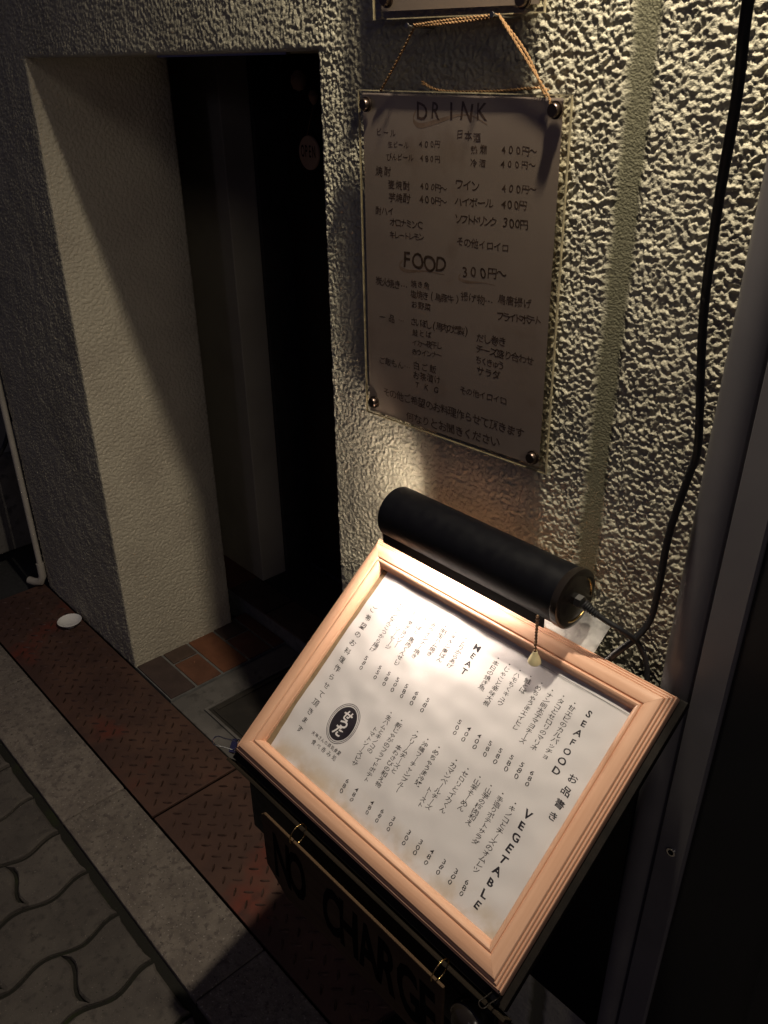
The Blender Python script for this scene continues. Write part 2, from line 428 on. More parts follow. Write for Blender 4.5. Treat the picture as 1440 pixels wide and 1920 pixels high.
# ---- lettering -------------------------------------------------------------
_glyph = {}
def glyph(ch, weight=0.0):
    key = (ch, weight)
    if key in _glyph: return _glyph[key]
    cu = bpy.data.curves.new('glyph', 'FONT'); cu.body = ch; cu.size = 1.0; cu.align_x = 'CENTER'; cu.resolution_u = 3; cu.offset = weight
    ob = bpy.data.objects.new('glyph', cu); COL.objects.link(ob)
    bpy.context.view_layer.update()
    dg = bpy.context.evaluated_depsgraph_get()
    me = bpy.data.meshes.new_from_object(ob.evaluated_get(dg))
    vs = np.array([v.co[:2] for v in me.vertices]) if len(me.vertices) else np.zeros((0, 2))
    fs = [tuple(p.vertices) for p in me.polygons]
    bpy.data.objects.remove(ob); bpy.data.curves.remove(cu); bpy.data.meshes.remove(me)
    _glyph[key] = (vs, fs); return _glyph[key]

rng = random.Random(3)
def put_char(mb, ch, cx, cy, size, plane, weight=0.0, rot=0.0, shear=0.0, jitter=1.0, sx=1.0):
    """plane(x, y) -> 3D point; chars are centred on (cx, cy) in plane units"""
    vs, fs = glyph(ch, weight)
    if not len(vs): return
    wide = ord(ch) > 0x2fff
    yc = 0.36 if (wide or ch == '・') else float((vs[:, 1].min() + vs[:, 1].max()) / 2)
    xc = 0.0 if wide else float((vs[:, 0].min() + vs[:, 0].max()) / 2)
    a = rot + rng.uniform(-0.07, 0.07) * jitter
    sc = size * (1 + rng.uniform(-0.07, 0.06) * jitter)
    ph = rng.uniform(0, 6.28); am = 0.035 * jitter
    x = (vs[:, 0] - xc) * sx; y = vs[:, 1] - yc
    x = x + am * np.sin(y * 5 + ph); y = y + am * np.sin(x * 5 + ph * 1.7)
    x = x + (shear + rng.uniform(-0.06, 0.06) * jitter) * y
    X = (x * math.cos(a) - y * math.sin(a)) * sc + cx + rng.uniform(-0.03, 0.03) * size * jitter
    Y = (x * math.sin(a) + y * math.cos(a)) * sc + cy
    mb.add([plane(p, q) for p, q in zip(X, Y)], fs)

def text_line(mb, s, x0, y0, x1, y1, size, plane, vertical=False, **kw):
    n = len(s)
    for i, ch in enumerate(s):
        t = (i + 0.5) / n
        cx, cy = x0 + (x1 - x0) * t, y0 + (y1 - y0) * t
        r = 0.0; sz = size
        c2 = ch
        if vertical and ch in 'ー（）':
            r = -math.pi / 2
        if ch.isascii(): sz = size * kw.get('latin', 1.25)
        put_char(mb, c2, cx, cy, sz, plane, rot=r, **{k: v for k, v in kw.items() if k != 'latin'})

# ================================================================== GROUND
g = MB().box(-14, 14, -14, -0.425, -0.30, -0.025); g.box(-14, 14, -0.425, 14, -0.30, -0.10)
g.build('ground', M['asphalt'], kind='structure')

# kerb: a row of precast stones along the metal plates
kerb = thing('kerb', None, None, (-1.5, -0.335, 0)); kerb['kind'] = 'structure'
for k in range(-4, 5):
    x0 = -1.626 + (k - 1) * 0.60; x1 = x0 + 0.60
    MB().box(x0 + 0.0015 + 1.5, x1 - 0.0015 + 1.5, -0.079, 0.082, -0.12, 0.0).build('kerb_stone', M['kerb'], kerb, bevel=0.004)
MB().box(-3.9, 3.6, -0.078, 0.080, -0.13, -0.012).build('kerb_bed', M['joint'], kerb)

# pavement of wavy interlocking pavers
pave = thing('pavement', None, None, (-1.5, -0.42, 0)); pave['kind'] = 'structure'
MB().box(-3.6, 2.6, -1.8, 0.005, -0.05, -0.013).build('paving_joint_sand', M['joint'], pave)
def wave(y): return 0.0105 * math.cos((y + 0.522) / 0.150 * 2 * math.pi)
def cross(x): return 0.010 * math.sin((x) / 0.148 * 2 * math.pi)
def paver_mesh(y0, y1, cut):
    w = 0.148; gq = 0.0042
    left = []; right = []
    n = 16
    for i in range(n + 1):
        y = y0 + (y1 - y0) * i / n
        left.append((wave(y) + 0.0062, y)); right.append((wave(y) + w - 0.0062, y))
    # S-curved ends
    def endpts(y, sgn, rev):
        xs = [(wave(y) + 0.0062) + (w - 0.0124) * t / 8 for t in range(1, 8)]
        p = [(x, y + sgn * gq + (0 if abs(y + 0.432) < 1e-6 else 0.011 * math.sin((x - wave(y)) / w * 2 * math.pi))) for x in xs]
        return p[::-1] if rev else p
    poly = left + endpts(y1, -1, False) + right[::-1] + endpts(y0, 1, True)
    return poly
def paver_height(): return random.uniform(-0.003, 0.0015)
pcount = 0
for c in range(-14, 13):
    xa = -1.444 + 0.1485 * c - 0.006
    odd = (c % 2 == 0)
    cuts = [-0.432] + ([-0.675 - 0.22 * k for k in range(5)] if odd else [-0.565 - 0.22 * k for k in range(5)])
    for i in range(len(cuts) - 1):
        y1, y0 = cuts[i], cuts[i + 1]
        poly = paver_mesh(y0, y1, i == 0)
        zt = paver_height()
        mb = MB()
        n = len(poly); cxp = sum(p[0] for p in poly) / n; cyp = sum(p[1] for p in poly) / n
        inner = [(cxp + (p[0] - cxp) * 0.935, cyp + (p[1] - cyp) * 0.955) for p in poly]
        vs = [(p[0], p[1], -0.04) for p in poly] + [(p[0], p[1], zt - 0.0048) for p in poly] + [(p[0], p[1], zt) for p in inner]
        fs = [tuple(range(2 * n, 3 * n))]
        for k in range(n):
            k2 = (k + 1) % n
            fs += [(k, k2, n + k2, n + k), (n + k, n + k2, 2 * n + k2, 2 * n + k)]
        vs = [(x + xa + 1.5, y + 0.42, z) for x, y, z in vs]
        mb.add(vs, fs).build('paver', M['paver'], pave); pcount += 1

# steel checker plates over the gutter
def checker_plate(x0, x1, label):
    t = thing('gutter_cover_plate', label, 'metal plate', ((x0 + x1) / 2, -0.125, 0), group='rusty checker plates over the gutter')
    cx, cy = (x0 + x1) / 2, -0.125
    MB().box(x0 - cx + 0.003, x1 - cx - 0.003, -0.248 - cy, -0.006 - cy, -0.007, 0.0).build('plate', M['rust'], t, bevel=0.0012)
    mb = MB()
    p = 0.0305
    for i in range(-80, 80):
        for j in range(-80, 80):
            a = i * p; b = j * p
            x = (a + b) / math.sqrt(2) + 0.006; y = (a - b) / math.sqrt(2) - 0.01
            x += round(cx / 0.04313) * 0.04313 * 0
            if not (x0 + 0.012 < x + cx < x1 - 0.012 and -0.236 < y + cy < -0.016): continue
            ang = math.pi / 4 if (i + j) % 2 else -math.pi / 4
            ang += 0.0
            L_, W_, H_ = 0.0126, 0.0031, 0.0032
            ca, sa = math.cos(ang), math.sin(ang)
            base = [(-L_, 0), (-L_ * .6, -W_ * .8), (0, -W_), (L_ * .6, -W_ * .8), (L_, 0), (L_ * .6, W_ * .8), (0, W_), (-L_ * .6, W_ * .8)]
            vs = [(x + u * ca - v * sa, y + u * sa + v * ca, -0.0005) for u, v in base] + \
                 [(x + .78 * u * ca - .45 * v * sa, y + .78 * u * sa + .45 * v * ca, H_) for u, v in base]
            fs = [tuple(range(8, 16))] + [(k, (k + 1) % 8, 8 + (k + 1) % 8, 8 + k) for k in range(8)]
            mb.add(vs, fs)
    mb.build('raised_tread', M['rust_tread'], t, smooth=True, kind='stuff')
    return t
checker_plate(-2.70, -1.493, 'long rusty checker plate with red paint traces, the white dish lying on it')
checker_plate(-1.490, -0.28, 'dark rusty checker plate right of the joint, beneath the menu stand')
gut = MB().box(-2.75, 0.5, -0.25, 0.0, -0.095, -0.06); gut.build('gutter', M['joint'], kind='structure')

# ================================================================== BUILDING
bld = thing('restaurant_building', 'narrow restaurant front in rough beige stucco with a low dark doorway opening', 'building', (-1.5, 0, 0))
BX = 1.5
XL, XR = -2.045, -1.045
ZT = 1.612
def stucco_h(x, z):
    amp = np.ones_like(x)
    s = 1 / 0.0063
    wx = x + 0.004 * gnoise(x * 60, z * 60, 11); wz = z + 0.004 * gnoise(x * 60, z * 60, 12)
    n = gnoise(wx * s, wz * s * 1.12, 1) + 0.55 * gnoise(wx * s * 2.1, wz * s * 2.1, 2) + 0.28 * gnoise(x * s * 4.3, z * s * 4.3, 3)
    big = gnoise(x * 22, z * 22, 5)
    patch = 0.98 + 0.5 * gnoise(x * 9, z * 7, 16)
    h = 0.0017 * np.tanh(2.1 * n + 0.9 * big) * patch + 0.0010 * gnoise(x * 35, z * 35, 15) + 0.0010 * gnoise(wx * 255 + 5, wz * 255, 17) * (0.6 + gnoise(x * 30, z * 30, 18)) + 0.0005 * gnoise(x * 420, z * 420, 6)
    # the smooth vertical joint troweled into the render
    gx = np.abs(x + 0.536) + 0.0035 * gnoise(x * 40, z * 28, 8)
    mask = np.clip((gx - 0.0105) / 0.009, 0, 1)
    h = h * mask - 0.0032 * (1 - mask) + 0.00015 * gnoise(x * 200, z * 120, 9) * (1 - mask)
    return h
def wall_grid(name, x0, x1, z0, z1, step, edges=''):
    nx = max(2, int(round((x1 - x0) / step)) + 1); nz = max(2, int(round((z1 - z0) / step)) + 1)
    X, Z = np.meshgrid(np.linspace(x0, x1, nx), np.linspace(z0, z1, nz))
    H = stucco_h(X, Z)
    # arrises of the opening are slightly rounded and worn
    dx = np.maximum(np.maximum(XL - X, X - XR), 0); dz = np.maximum(Z - ZT, 0)
    wear = 0.007 + 0.004 * np.clip(gnoise(X * 23, Z * 23, 61) + gnoise(X * 60, Z * 60, 62), -0.5, 1)
    d = np.clip(np.sqrt(dx * dx + dz * dz) / wear, 0, 1); H = H * (0.35 + 0.65 * d) - 0.0045 * (1 - np.sqrt(1 - (1 - d) ** 2))
    P = np.stack([X + BX, -H, Z], -1)
    return grid_mesh(name, P, M['stucco'], bld)
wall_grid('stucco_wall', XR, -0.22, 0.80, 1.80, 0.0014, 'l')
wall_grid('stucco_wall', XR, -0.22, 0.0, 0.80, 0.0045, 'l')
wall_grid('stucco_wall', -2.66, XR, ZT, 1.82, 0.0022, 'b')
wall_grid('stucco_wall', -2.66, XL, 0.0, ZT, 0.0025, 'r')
# masonry behind the render
mb = MB()
mb.box(XR + 0.004 + BX, 1.2 + BX, 0.014, 0.34, -0.05, 3.2)
mb.box(-2.66 + BX, 1.2 + BX, 0.014, 0.34, ZT + 0.004, 3.2)
mb.box(-2.66 + BX, XL - 0.004 + BX, 0.014, 0.337, -0.05, ZT)
mb.build('masonry', M['fine_stucco'], bld)
wall_grid('stucco_wall', -0.22, 1.2, 0.0, 2.6, 0.02)
wall_grid('stucco_wall', -2.66, -0.22, 1.81, 3.2, 0.02)
# jamb of the opening (fine stucco)
ny, nz = 200, 900
Y, Z = np.meshgrid(np.linspace(0.001, 0.34, ny), np.linspace(0, ZT + 0.003, nz))
H = 0.0012 * np.tanh(3.5 * (0.18 + gnoise(Y * 115, Z * 130, 21) + 0.8 * gnoise(Y * 240, Z * 250, 22))) + 0.0007 * gnoise(Y * 30, Z * 30, 23)
dd = np.clip(Y / 0.006, 0, 1); H = H - 0.003 * (1 - np.sqrt(1 - (1 - dd) ** 2))
dd = np.clip((0.34 - Y) / 0.006, 0, 1); H = H - 0.003 * (1 - np.sqrt(1 - (1 - dd) ** 2))
grid_mesh('jamb', np.stack([XL + H + BX, Y, Z], -1), M['fine_stucco'], bld)
MB().box(XR + BX, XR + BX + 0.003, 0.004, 0.34, 0, ZT).build('jamb', M['fine_stucco'], bld)
MB().box(XL + BX, XR + BX, 0.004, 0.34, ZT, ZT + 0.003).build('soffit', M['fine_stucco'], bld)
# metal strip under the lintel that catches the light
MB().box(-1.50 + BX, -1.13 + BX, 0.010, 0.018, ZT - 0.004, ZT - 0.001).build('soffit_rail', M['steel'], bld)
# porch behind the opening
mb = MB()
mb.box(-3.2 + BX, -2.10 + BX, 0.507, 0.60, 0.06, 2.0)
mb.build('porch_wall', M['fine_stucco'], bld, bevel=0.003)
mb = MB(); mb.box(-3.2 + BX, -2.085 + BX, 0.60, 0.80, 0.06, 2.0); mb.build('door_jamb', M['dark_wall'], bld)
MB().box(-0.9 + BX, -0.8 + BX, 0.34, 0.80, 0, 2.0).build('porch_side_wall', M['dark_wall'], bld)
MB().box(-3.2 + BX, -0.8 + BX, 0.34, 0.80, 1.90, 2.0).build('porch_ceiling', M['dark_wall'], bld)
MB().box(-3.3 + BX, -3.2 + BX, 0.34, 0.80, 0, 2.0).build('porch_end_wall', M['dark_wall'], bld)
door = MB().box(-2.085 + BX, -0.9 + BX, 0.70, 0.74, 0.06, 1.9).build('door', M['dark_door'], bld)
for k in range(5):
    x0 = -2.06 + k * 0.23
    MB().box(x0 + BX, x0 + 0.215 + BX, 0.690, 0.702, 0.12, 1.86).build('door_board', M['dark_door'], door, bevel=0.003)
MB().tube([(-1.25 + BX, 0.675, 0.95), (-1.25 + BX, 0.66, 0.95), (-1.25 + BX, 0.66, 1.15), (-1.25 + BX, 0.675, 1.15)], 0.008).build('door_handle', M['steel'], door, smooth=True)
# step in front of the door with red tiles
st = MB().box(-3.2 + BX, -0.9 + BX, 0.405, 0.80, -0.05, 0.052).build('door_step', M['mortar'], bld)
tx = -2.95
ti = 0
while tx < -0.95:
    MB().box(tx + BX, tx + 0.196 + BX, 0.401, 0.510, 0.0525, 0.060).build('tile', M['brick%d' % [4, 2, 0][ti % 3]], st, bevel=0.0012)
    tx += 0.203; ti += 1
tx = -2.95
while tx < -0.95:
    MB().box(tx + BX, tx + 0.296 + BX, 0.516, 0.686, 0.0525, 0.060).build('tile', M['dark_wall'], st, bevel=0.0012)
    tx += 0.303
# brick paving along the left jamb
sill = MB().box(-2.060 + BX, -1.842 + BX, 0.001, 0.404, -0.06, 0.0).build('brick_sill', M['mortar'], bld)
rows = [(0.004, 0.083, [(-2.043, -1.845)], [2]), (0.091, 0.171, [(-2.043, -1.982), (-1.975, -1.845)], [0, 1]),
        (0.179, 0.265, [(-2.043, -1.845)], [3]), (0.273, 0.353, [(-2.060, -1.978), (-1.970, -1.845)], [2, 4]),
        (0.361, 0.402, [(-2.060, -1.845)], [4])]
for y0, y1, segs, cols in rows:
    for (a, b), c in zip(segs, cols):
        MB().box(a + BX, b + BX, y0, y1, -0.02, 0.004 + random.uniform(-0.0008, 0.0008)).build('brick', M['brick%d' % c], sill, bevel=0.0018)
# entrance floor of worn concrete with an access cover
MB().box(-1.840, XR, 0.001, 0.404, -0.08, -0.006).build('entrance_floor', M['concrete'], kind='structure', bevel=0.003)
cv = thing('access_cover', 'square dark iron access cover with double border and ring, set in the doorway concrete', 'manhole cover', (-1.555, 0.222, -0.004))
def ring_sq(a, b, z0, z1):
    return [(-a, -b, z0), (a, -b, z0), (a, b, z0), (-a, b, z0)]
MB().box(-0.188, 0.188, -0.170, 0.170, -0.004, 0.0005).build('cover_plate', M['iron'], cv, bevel=0.001)
def square_ring(o, i, z0, z1):
    mb = MB()
    mb.box(-o[0], o[0], -o[1], -i[1], z0, z1); mb.box(-o[0], o[0], i[1], o[1], z0, z1)
    mb.box(-o[0], -i[0], -i[1] + .0002, i[1] - .0002, z0, z1); mb.box(i[0], o[0], -i[1] + .0002, i[1] - .0002, z0, z1)
    return mb
square_ring((0.190, 0.172), (0.182, 0.164), 0.0007, 0.005).build('border', M['concrete'], cv, bevel=0.001)
square_ring((0.172, 0.154), (0.162, 0.144), 0.0007, 0.004).build('border', M['iron'], cv, bevel=0.001)
def flat_ring(r0, r1, z0, z1, n=40):
    return MB().lathe([(r0, z0), (r0, z1), (r1, z1), (r1, z0)], n=n)
flat_ring(0.096, 0.112, 0.0003, 0.004).build('ring', M['iron'], cv)
flat_ring(0.072, 0.080, 0.0003, 0.003).build('ring', M['iron'], cv)

# left end of the facade: white pipe, neighbour, cable
pp = thing('drain_pipe', 'thin white plastic drain pipe with an elbow at the far left end of the wall', 'pipe', (-2.672, -0.012, 0.0))
MB().tube([(0, 0, 0.075), (0, 0, 3.0)], 0.0095, n=16).build('pipe', M['white_plastic'], pp, smooth=True)
MB().tube([(0, 0, 0.095), (0, 0, 0.045), (-0.008, -0.008, 0.022), (-0.03, -0.02, 0.016), (-0.055, -0.03, 0.016)], 0.013, n=16).build('elbow', M['white_plastic'], pp, smooth=True)
nb = thing('neighbour_pillar', 'pale grey pillar of the next building beyond the white pipe', 'pillar', (-3.3, 0.02, 0))
MB().box(-0.32, 0.22, -0.05, 0.40, 0.02, 3.2).build('shaft', M['grey_panel'], nb, bevel=0.004)
MB().box(-0.36, 0.26, -0.12, 0.42, -0.02, 0.35).build('base', M['concrete'], nb, bevel=0.006)
nw = MB().box(-7, -2.70, 0.34, 0.5, -0.1, 3.2).build('side_alley_wall', M['dark_wall'])
tag(nw, 'dark wall at the back of the gap beside the white pipe', 'wall')
cb = MB().tube(curve_pts([(-3.15, -0.16, 0.34), (-3.02, -0.17, 0.30), (-2.86, -0.12, 0.36), (-2.76, 0.0, 0.52), (-2.72, 0.05, 0.8)]), 0.007, n=10).build('hose', M['black_rubber'], smooth=True)
tag(cb, 'black hose looping out of the gap at the far left of the wall', 'hose')

# dish on the plate
ds = MB().lathe([(0.0, 0.004), (0.012, 0.004), (0.016, 0.0), (0.018, 0.0), (0.019, 0.005), (0.030, 0.010), (0.0372, 0.0175), (0.0378, 0.019), (0.0370, 0.0195), (0.030, 0.0125), (0.018, 0.0075), (0.0, 0.0065)], n=48)
d = ds.build('dish', M['porcelain'], smooth=True); d.location = (-2.390, -0.048, 0.0014)
tag(d, 'small round white porcelain salt dish lying on the rusty plate near the wall', 'dish')

# ================================================================== RIGHT-HAND POST AND SHUTTER
po = thing('door_post', 'grey painted steel post with rounded edge, standing right of the menu frame', 'post', (-0.352, 0.0, 0))
po.matrix_world = Matrix.Translation((-0.352, 0, 1.38)) @ Matrix.Rotation(math.radians(1.5), 4, 'Y') @ Matrix.Translation((0, 0, -1.38))
poly = [(-0.032, -0.005)] + [(-0.009 + 0.023 * math.cos(t), -0.022 + 0.024 * math.sin(t)) for t in [math.pi + math.pi * k / 18 for k in range(19)]] + [(0.014, -0.005)]
MB().prism(poly, 0.0, 3.2).build('rounded_edge', M['post_metal'], po, smooth=True)
MB().prism([(0.0142, -0.005), (0.0142, -0.040), (0.0155, -0.0415), (0.050, -0.0415), (0.053, -0.039), (0.053, -0.005)], 0.0, 3.2).build('flat_face', M['post_metal'], po)
lk = MB().lathe([(0.0, -0.002), (0.006, -0.002), (0.0065, 0.0), (0.0065, 0.002)], (0.034, -0.0420, 0.700), axis='y', n=20).build('keyhole', M['chrome'], po, smooth=True)
MB().lathe([(0.0, -0.0026), (0.0035, -0.0026), (0.0037, -0.0015)], (0.034, -0.0420, 0.700), axis='y', n=16).build('keyway', M['board_ink'], lk)
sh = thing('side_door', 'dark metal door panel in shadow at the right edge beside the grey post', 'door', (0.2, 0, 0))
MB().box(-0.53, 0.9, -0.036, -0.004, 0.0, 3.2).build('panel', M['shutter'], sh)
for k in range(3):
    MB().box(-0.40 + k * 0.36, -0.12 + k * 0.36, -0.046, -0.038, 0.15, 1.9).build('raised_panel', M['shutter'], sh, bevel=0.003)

# ================================================================== SIGNS ON THE WALL
SCREW = MB().lathe([(0.0, -0.0085), (0.0052, -0.0085), (0.0060, -0.0075), (0.0060, -0.0030), (0.0075, -0.003), (0.0075, 0.0)], axis='y', n=24)
_screw_mesh = None
def screw(parent, x, y, z):
    global _screw_mesh
    if _screw_mesh is None:
        o = SCREW.build('screw', M['screw'], parent, smooth=True); _screw_mesh = o.data
    else:
        o = bpy.data.objects.new('screw', _screw_mesh); link(o, parent)
    o.location = (x, y, z); o.scale = (1.2, 1.0, 1.2); return o
def acrylic_sign(name, label, quad, paper_quad, screws, yb=-0.0175, base=(0, 0, 0)):
    """quad: TL TR BR BL (x, z) of the clear sandwich; two sheets 3 mm thick with the paper between"""
    t = thing(name, label, 'sign', base)
    bx, by, bz = base
    def sheet(q, y0, y1, nm, m):
        mb = MB(); vs = [(x - bx, y0 - by, z - bz) for x, z in q] + [(x - bx, y1 - by, z - bz) for x, z in q]
        mb.add(vs, [(0, 1, 2, 3), (7, 6, 5, 4)]); return mb.build(nm, m, t)
    sheet(quad, yb, yb - 0.0001, 'back_sheet', M['clear'])
    sheet(quad, yb - 0.0075, yb - 0.0076, 'front_sheet', M['clear'])
    # polished edges catch the light: narrow strips all round, one per sheet
    mb = MB()
    for (y0, y1) in ((yb - 0.0050, yb - 0.0078),):
        for i in range(4):
            (xa, za), (xb, zb) = quad[i], quad[(i + 1) % 4]
            cx = sum(p[0] for p in quad) / 4; cz = sum(p[1] for p in quad) / 4
            def inn(x, z, d=0.0012):
                return (x + (d if x < cx else -d), z + (d if z < cz else -d))
            (xi, zi), (xj, zj) = inn(xa, za), inn(xb, zb)
            vs = [(xa, y0, za), (xb, y0, zb), (xb, y1, zb), (xa, y1, za), (xi, y0, zi), (xj, y0, zj), (xj, y1, zj), (xi, y1, zi)]
            vs = [(x - bx, y - by, z - bz) for x, y, z in vs]
            mb.add(vs, [(0, 1, 2, 3), (4, 7, 6, 5), (0, 4, 5, 1), (3, 2, 6, 7)])
    mb.build('sheet_edges', M['acrylic_edge'], t)
    for (x, z) in screws: screw(t, x - bx, yb - 0.0078 - by, z - bz)
    return t
# upper sign, only its lower edge in view
up = acrylic_sign('notice_sign', 'clear acrylic notice board with pinkish paper, cut off by the top of the picture', [(-0.912, 2.02), (-0.642, 2.02), (-0.6398, 1.6397), (-0.9016, 1.6422)], None,
                  [(-0.8745, 1.6625), (-0.6665, 1.6525), (-0.878, 1.99), (-0.666, 1.99)], base=(-0.79, 0, 1.83))
def paper_quad(t, base, q, y, m, name='paper', th=0.0004):
    bx, by, bz = base
    n = 24
    X = np.zeros((n, n)); Zz = np.zeros((n, n))
    for i in range(n):
        for j in range(n):
            a, b = j / (n - 1), i / (n - 1)
            top = (q[0][0] * (1 - a) + q[1][0] * a, q[0][1] * (1 - a) + q[1][1] * a)
            bot = (q[3][0] * (1 - a) + q[2][0] * a, q[3][1] * (1 - a) + q[2][1] * a)
            X[i, j] = top[0] * (1 - b) + bot[0] * b; Zz[i, j] = top[1] * (1 - b) + bot[1] * b
    Yd = y + 0.0005 * gnoise(X * 14, Zz * 14, 31)
    return grid_mesh(name, np.stack([X - bx, Yd - by, Zz - bz], -1)[::-1], m, t)
def py_at(x, z): return float(-0.0215 + 0.0005 * gnoise(np.array([x * 14]), np.array([z * 14]), 31)[0]) - 0.00016
paper_quad(up, (-0.79, 0, 1.83), [(-0.900, 2.0), (-0.654, 2.0), (-0.650, 1.648), (-0.890, 1.651)], -0.0215, M['sign_paper'])

base = (-0.79, 0, 1.35)
quad = [(-0.9335, 1.5661), (-0.5972, 1.5652), (-0.5918, 1.1380), (-0.9318, 1.1278)]
dk = acrylic_sign('drink_sign', 'handwritten DRINK and FOOD price list between clear acrylic sheets, hung on string', quad, None,
                  [(-0.9155, 1.5495), (-0.6150, 1.5508), (-0.9110, 1.1500), (-0.6120, 1.1560)], base=base)
pq = [(-0.9280, 1.5625), (-0.6100, 1.5620), (-0.6060, 1.1435), (-0.9275, 1.1320)]
sp = paper_quad(dk, base, pq, -0.0215, M['sign_paper'])
PY = -0.0224
SIGN = [
('DRINK',-832,1544,-710,1546,21),('ビール',-905,1518,-865,1517,9),('生ビール',-882,1504,-842,1505,8),('400円',-826,1507,-788,1509,9),('びんビール',-884,1489,-834,1491,9),('480円',-824,1491,-788,1492,9),('日本酒',-763,1522,-722,1518,11),('熱燗',-740,1505,-711,1507,10),('400円～',-694,1508,-640,1509,10),('冷酒',-740,1491,-712,1492,9),('400円～',-694,1493,-641,1495,9),
('焼酎',-907,1470,-874,1472,12),('麦焼酎',-882,1456,-840,1457,11),('400円～',-824,1459,-776,1459,10),('ワイン',-761,1466,-723,1466,13),('400円～',-690,1467,-638,1470,10),('芋焼酎',-881,1440,-840,1442,12),('400円～',-824,1443,-776,1444,11),('ハイボール',-762,1446,-700,1449,12),('400円',-689,1450,-651,1452,11),('酎ハイ',-907,1421,-871,1423,11),('ソフトドリンク',-759,1426,-694,1429,13),('300円',-685,1430,-648,1431,13),('オロナミンC',-879,1409,-816,1412,11),('キレートレモン',-879,1393,-815,1397,10),('その他イロイロ',-757,1400,-672,1402,11),
('FOOD',-857,1364,-772,1368,22),('300円～',-749,1364,-675,1372,15),('炭火焼き…',-909,1328,-846,1329,13),('焼き魚',-839,1335,-802,1337,10),('塩焼き(鳥豚牛)',-839,1321,-748,1328,11),('揚げ物…',-748,1334,-693,1335,12),('鳥唐揚げ',-686,1341,-634,1343,12),('お野菜',-838,1308,-800,1309,10),('フライドポテト',-686,1320,-619,1326,12),('一品…',-906,1278,-848,1282,11),('さいぼし(馬肉の燻製)',-838,1284,-731,1290,12),('鮭とば',-836,1269,-798,1273,10),
('だし巻き',-719,1286,-669,1290,12),('イカ一夜干し',-836,1255,-779,1262,10),('チーズ盛り合わせ',-718,1272,-625,1276,12),('赤ウインナー',-836,1242,-779,1249,10),('ちくきゅう',-718,1258,-671,1259,11),('ご飯もん…',-905,1215,-840,1218,12),('白ご飯',-836,1223,-787,1227,12),('サラダ',-716,1244,-676,1246,12),('お茶漬け',-835,1209,-779,1214,12),('TKG',-835,1196,-779,1199,10),('その他イロイロ',-745,1210,-663,1215,11),('その他ご希望のお料理作らせて頂きます',-897,1169,-632,1180,14),('何なりとお聞きください',-848,1144,-671,1156,15),]
tl = MB(); th = MB()
plane = lambda x, z: (x / 1000 - base[0], py_at(x / 1000, z / 1000), z / 1000 - base[2])
for s, x0, z0, x1, z1, h in SIGN:
    if s in ('DRINK', 'FOOD'):
        for i_, ch_ in enumerate(s):
            t_ = (i_ + 0.5) / len(s); q_ = MB()
            put_char(q_, ch_, x0 + (x1 - x0) * t_, z0 + (z1 - z0) * t_, h * 1.28, plane, weight=0.012, sx=1.0)
            q_.build('letter', M['sign_ink'], sp)
    else:
        text_line(tl, s, x0, z0, x1, z1, min(h * 1.02, (x1 - x0) / len(s) * 1.36), plane, weight=0.008, latin=1.12, sx=1.12)
tl.build('lettering', M['sign_ink'], sp, kind='stuff')

def swoosh(pts, wid):
    c = curve_pts([(x, 0, z) for x, z in pts], 8); mb = MB(); vs = []; n = len(c)
    for i, p in enumerate(c):
        t = i / (n - 1); w = wid * (0.25 + math.sin(math.pi * min(1, t * 1.15 + 0.12)) * 0.9)
        vs += [(p.x / 1000 - base[0], py_at(p.x / 1000, p.z / 1000) + 0.00008, (p.z + w) / 1000 - base[2]), (p.x / 1000 - base[0], py_at(p.x / 1000, p.z / 1000) + 0.00008, (p.z - w) / 1000 - base[2])]
    mb.add(vs, [(2 * i, 2 * i + 1, 2 * i + 3, 2 * i + 2) for i in range(n - 1)])
    return mb
swoosh([(-830, 1545), (-835, 1534), (-822, 1528), (-792, 1534), (-762, 1541), (-737, 1541), (-714, 1533)], 2.6).build('brush_stroke', M['brush_brown'], sp)
swoosh([(-854, 1363), (-861, 1355), (-847, 1350), (-812, 1355), (-777, 1356)], 2.4).build('brush_stroke', M['brush_brown'], sp)
swoosh([(-749, 1361), (-752, 1355), (-737, 1353), (-712, 1356), (-692, 1356)], 1.8).build('brush_stroke', M['brush_brown'], sp)

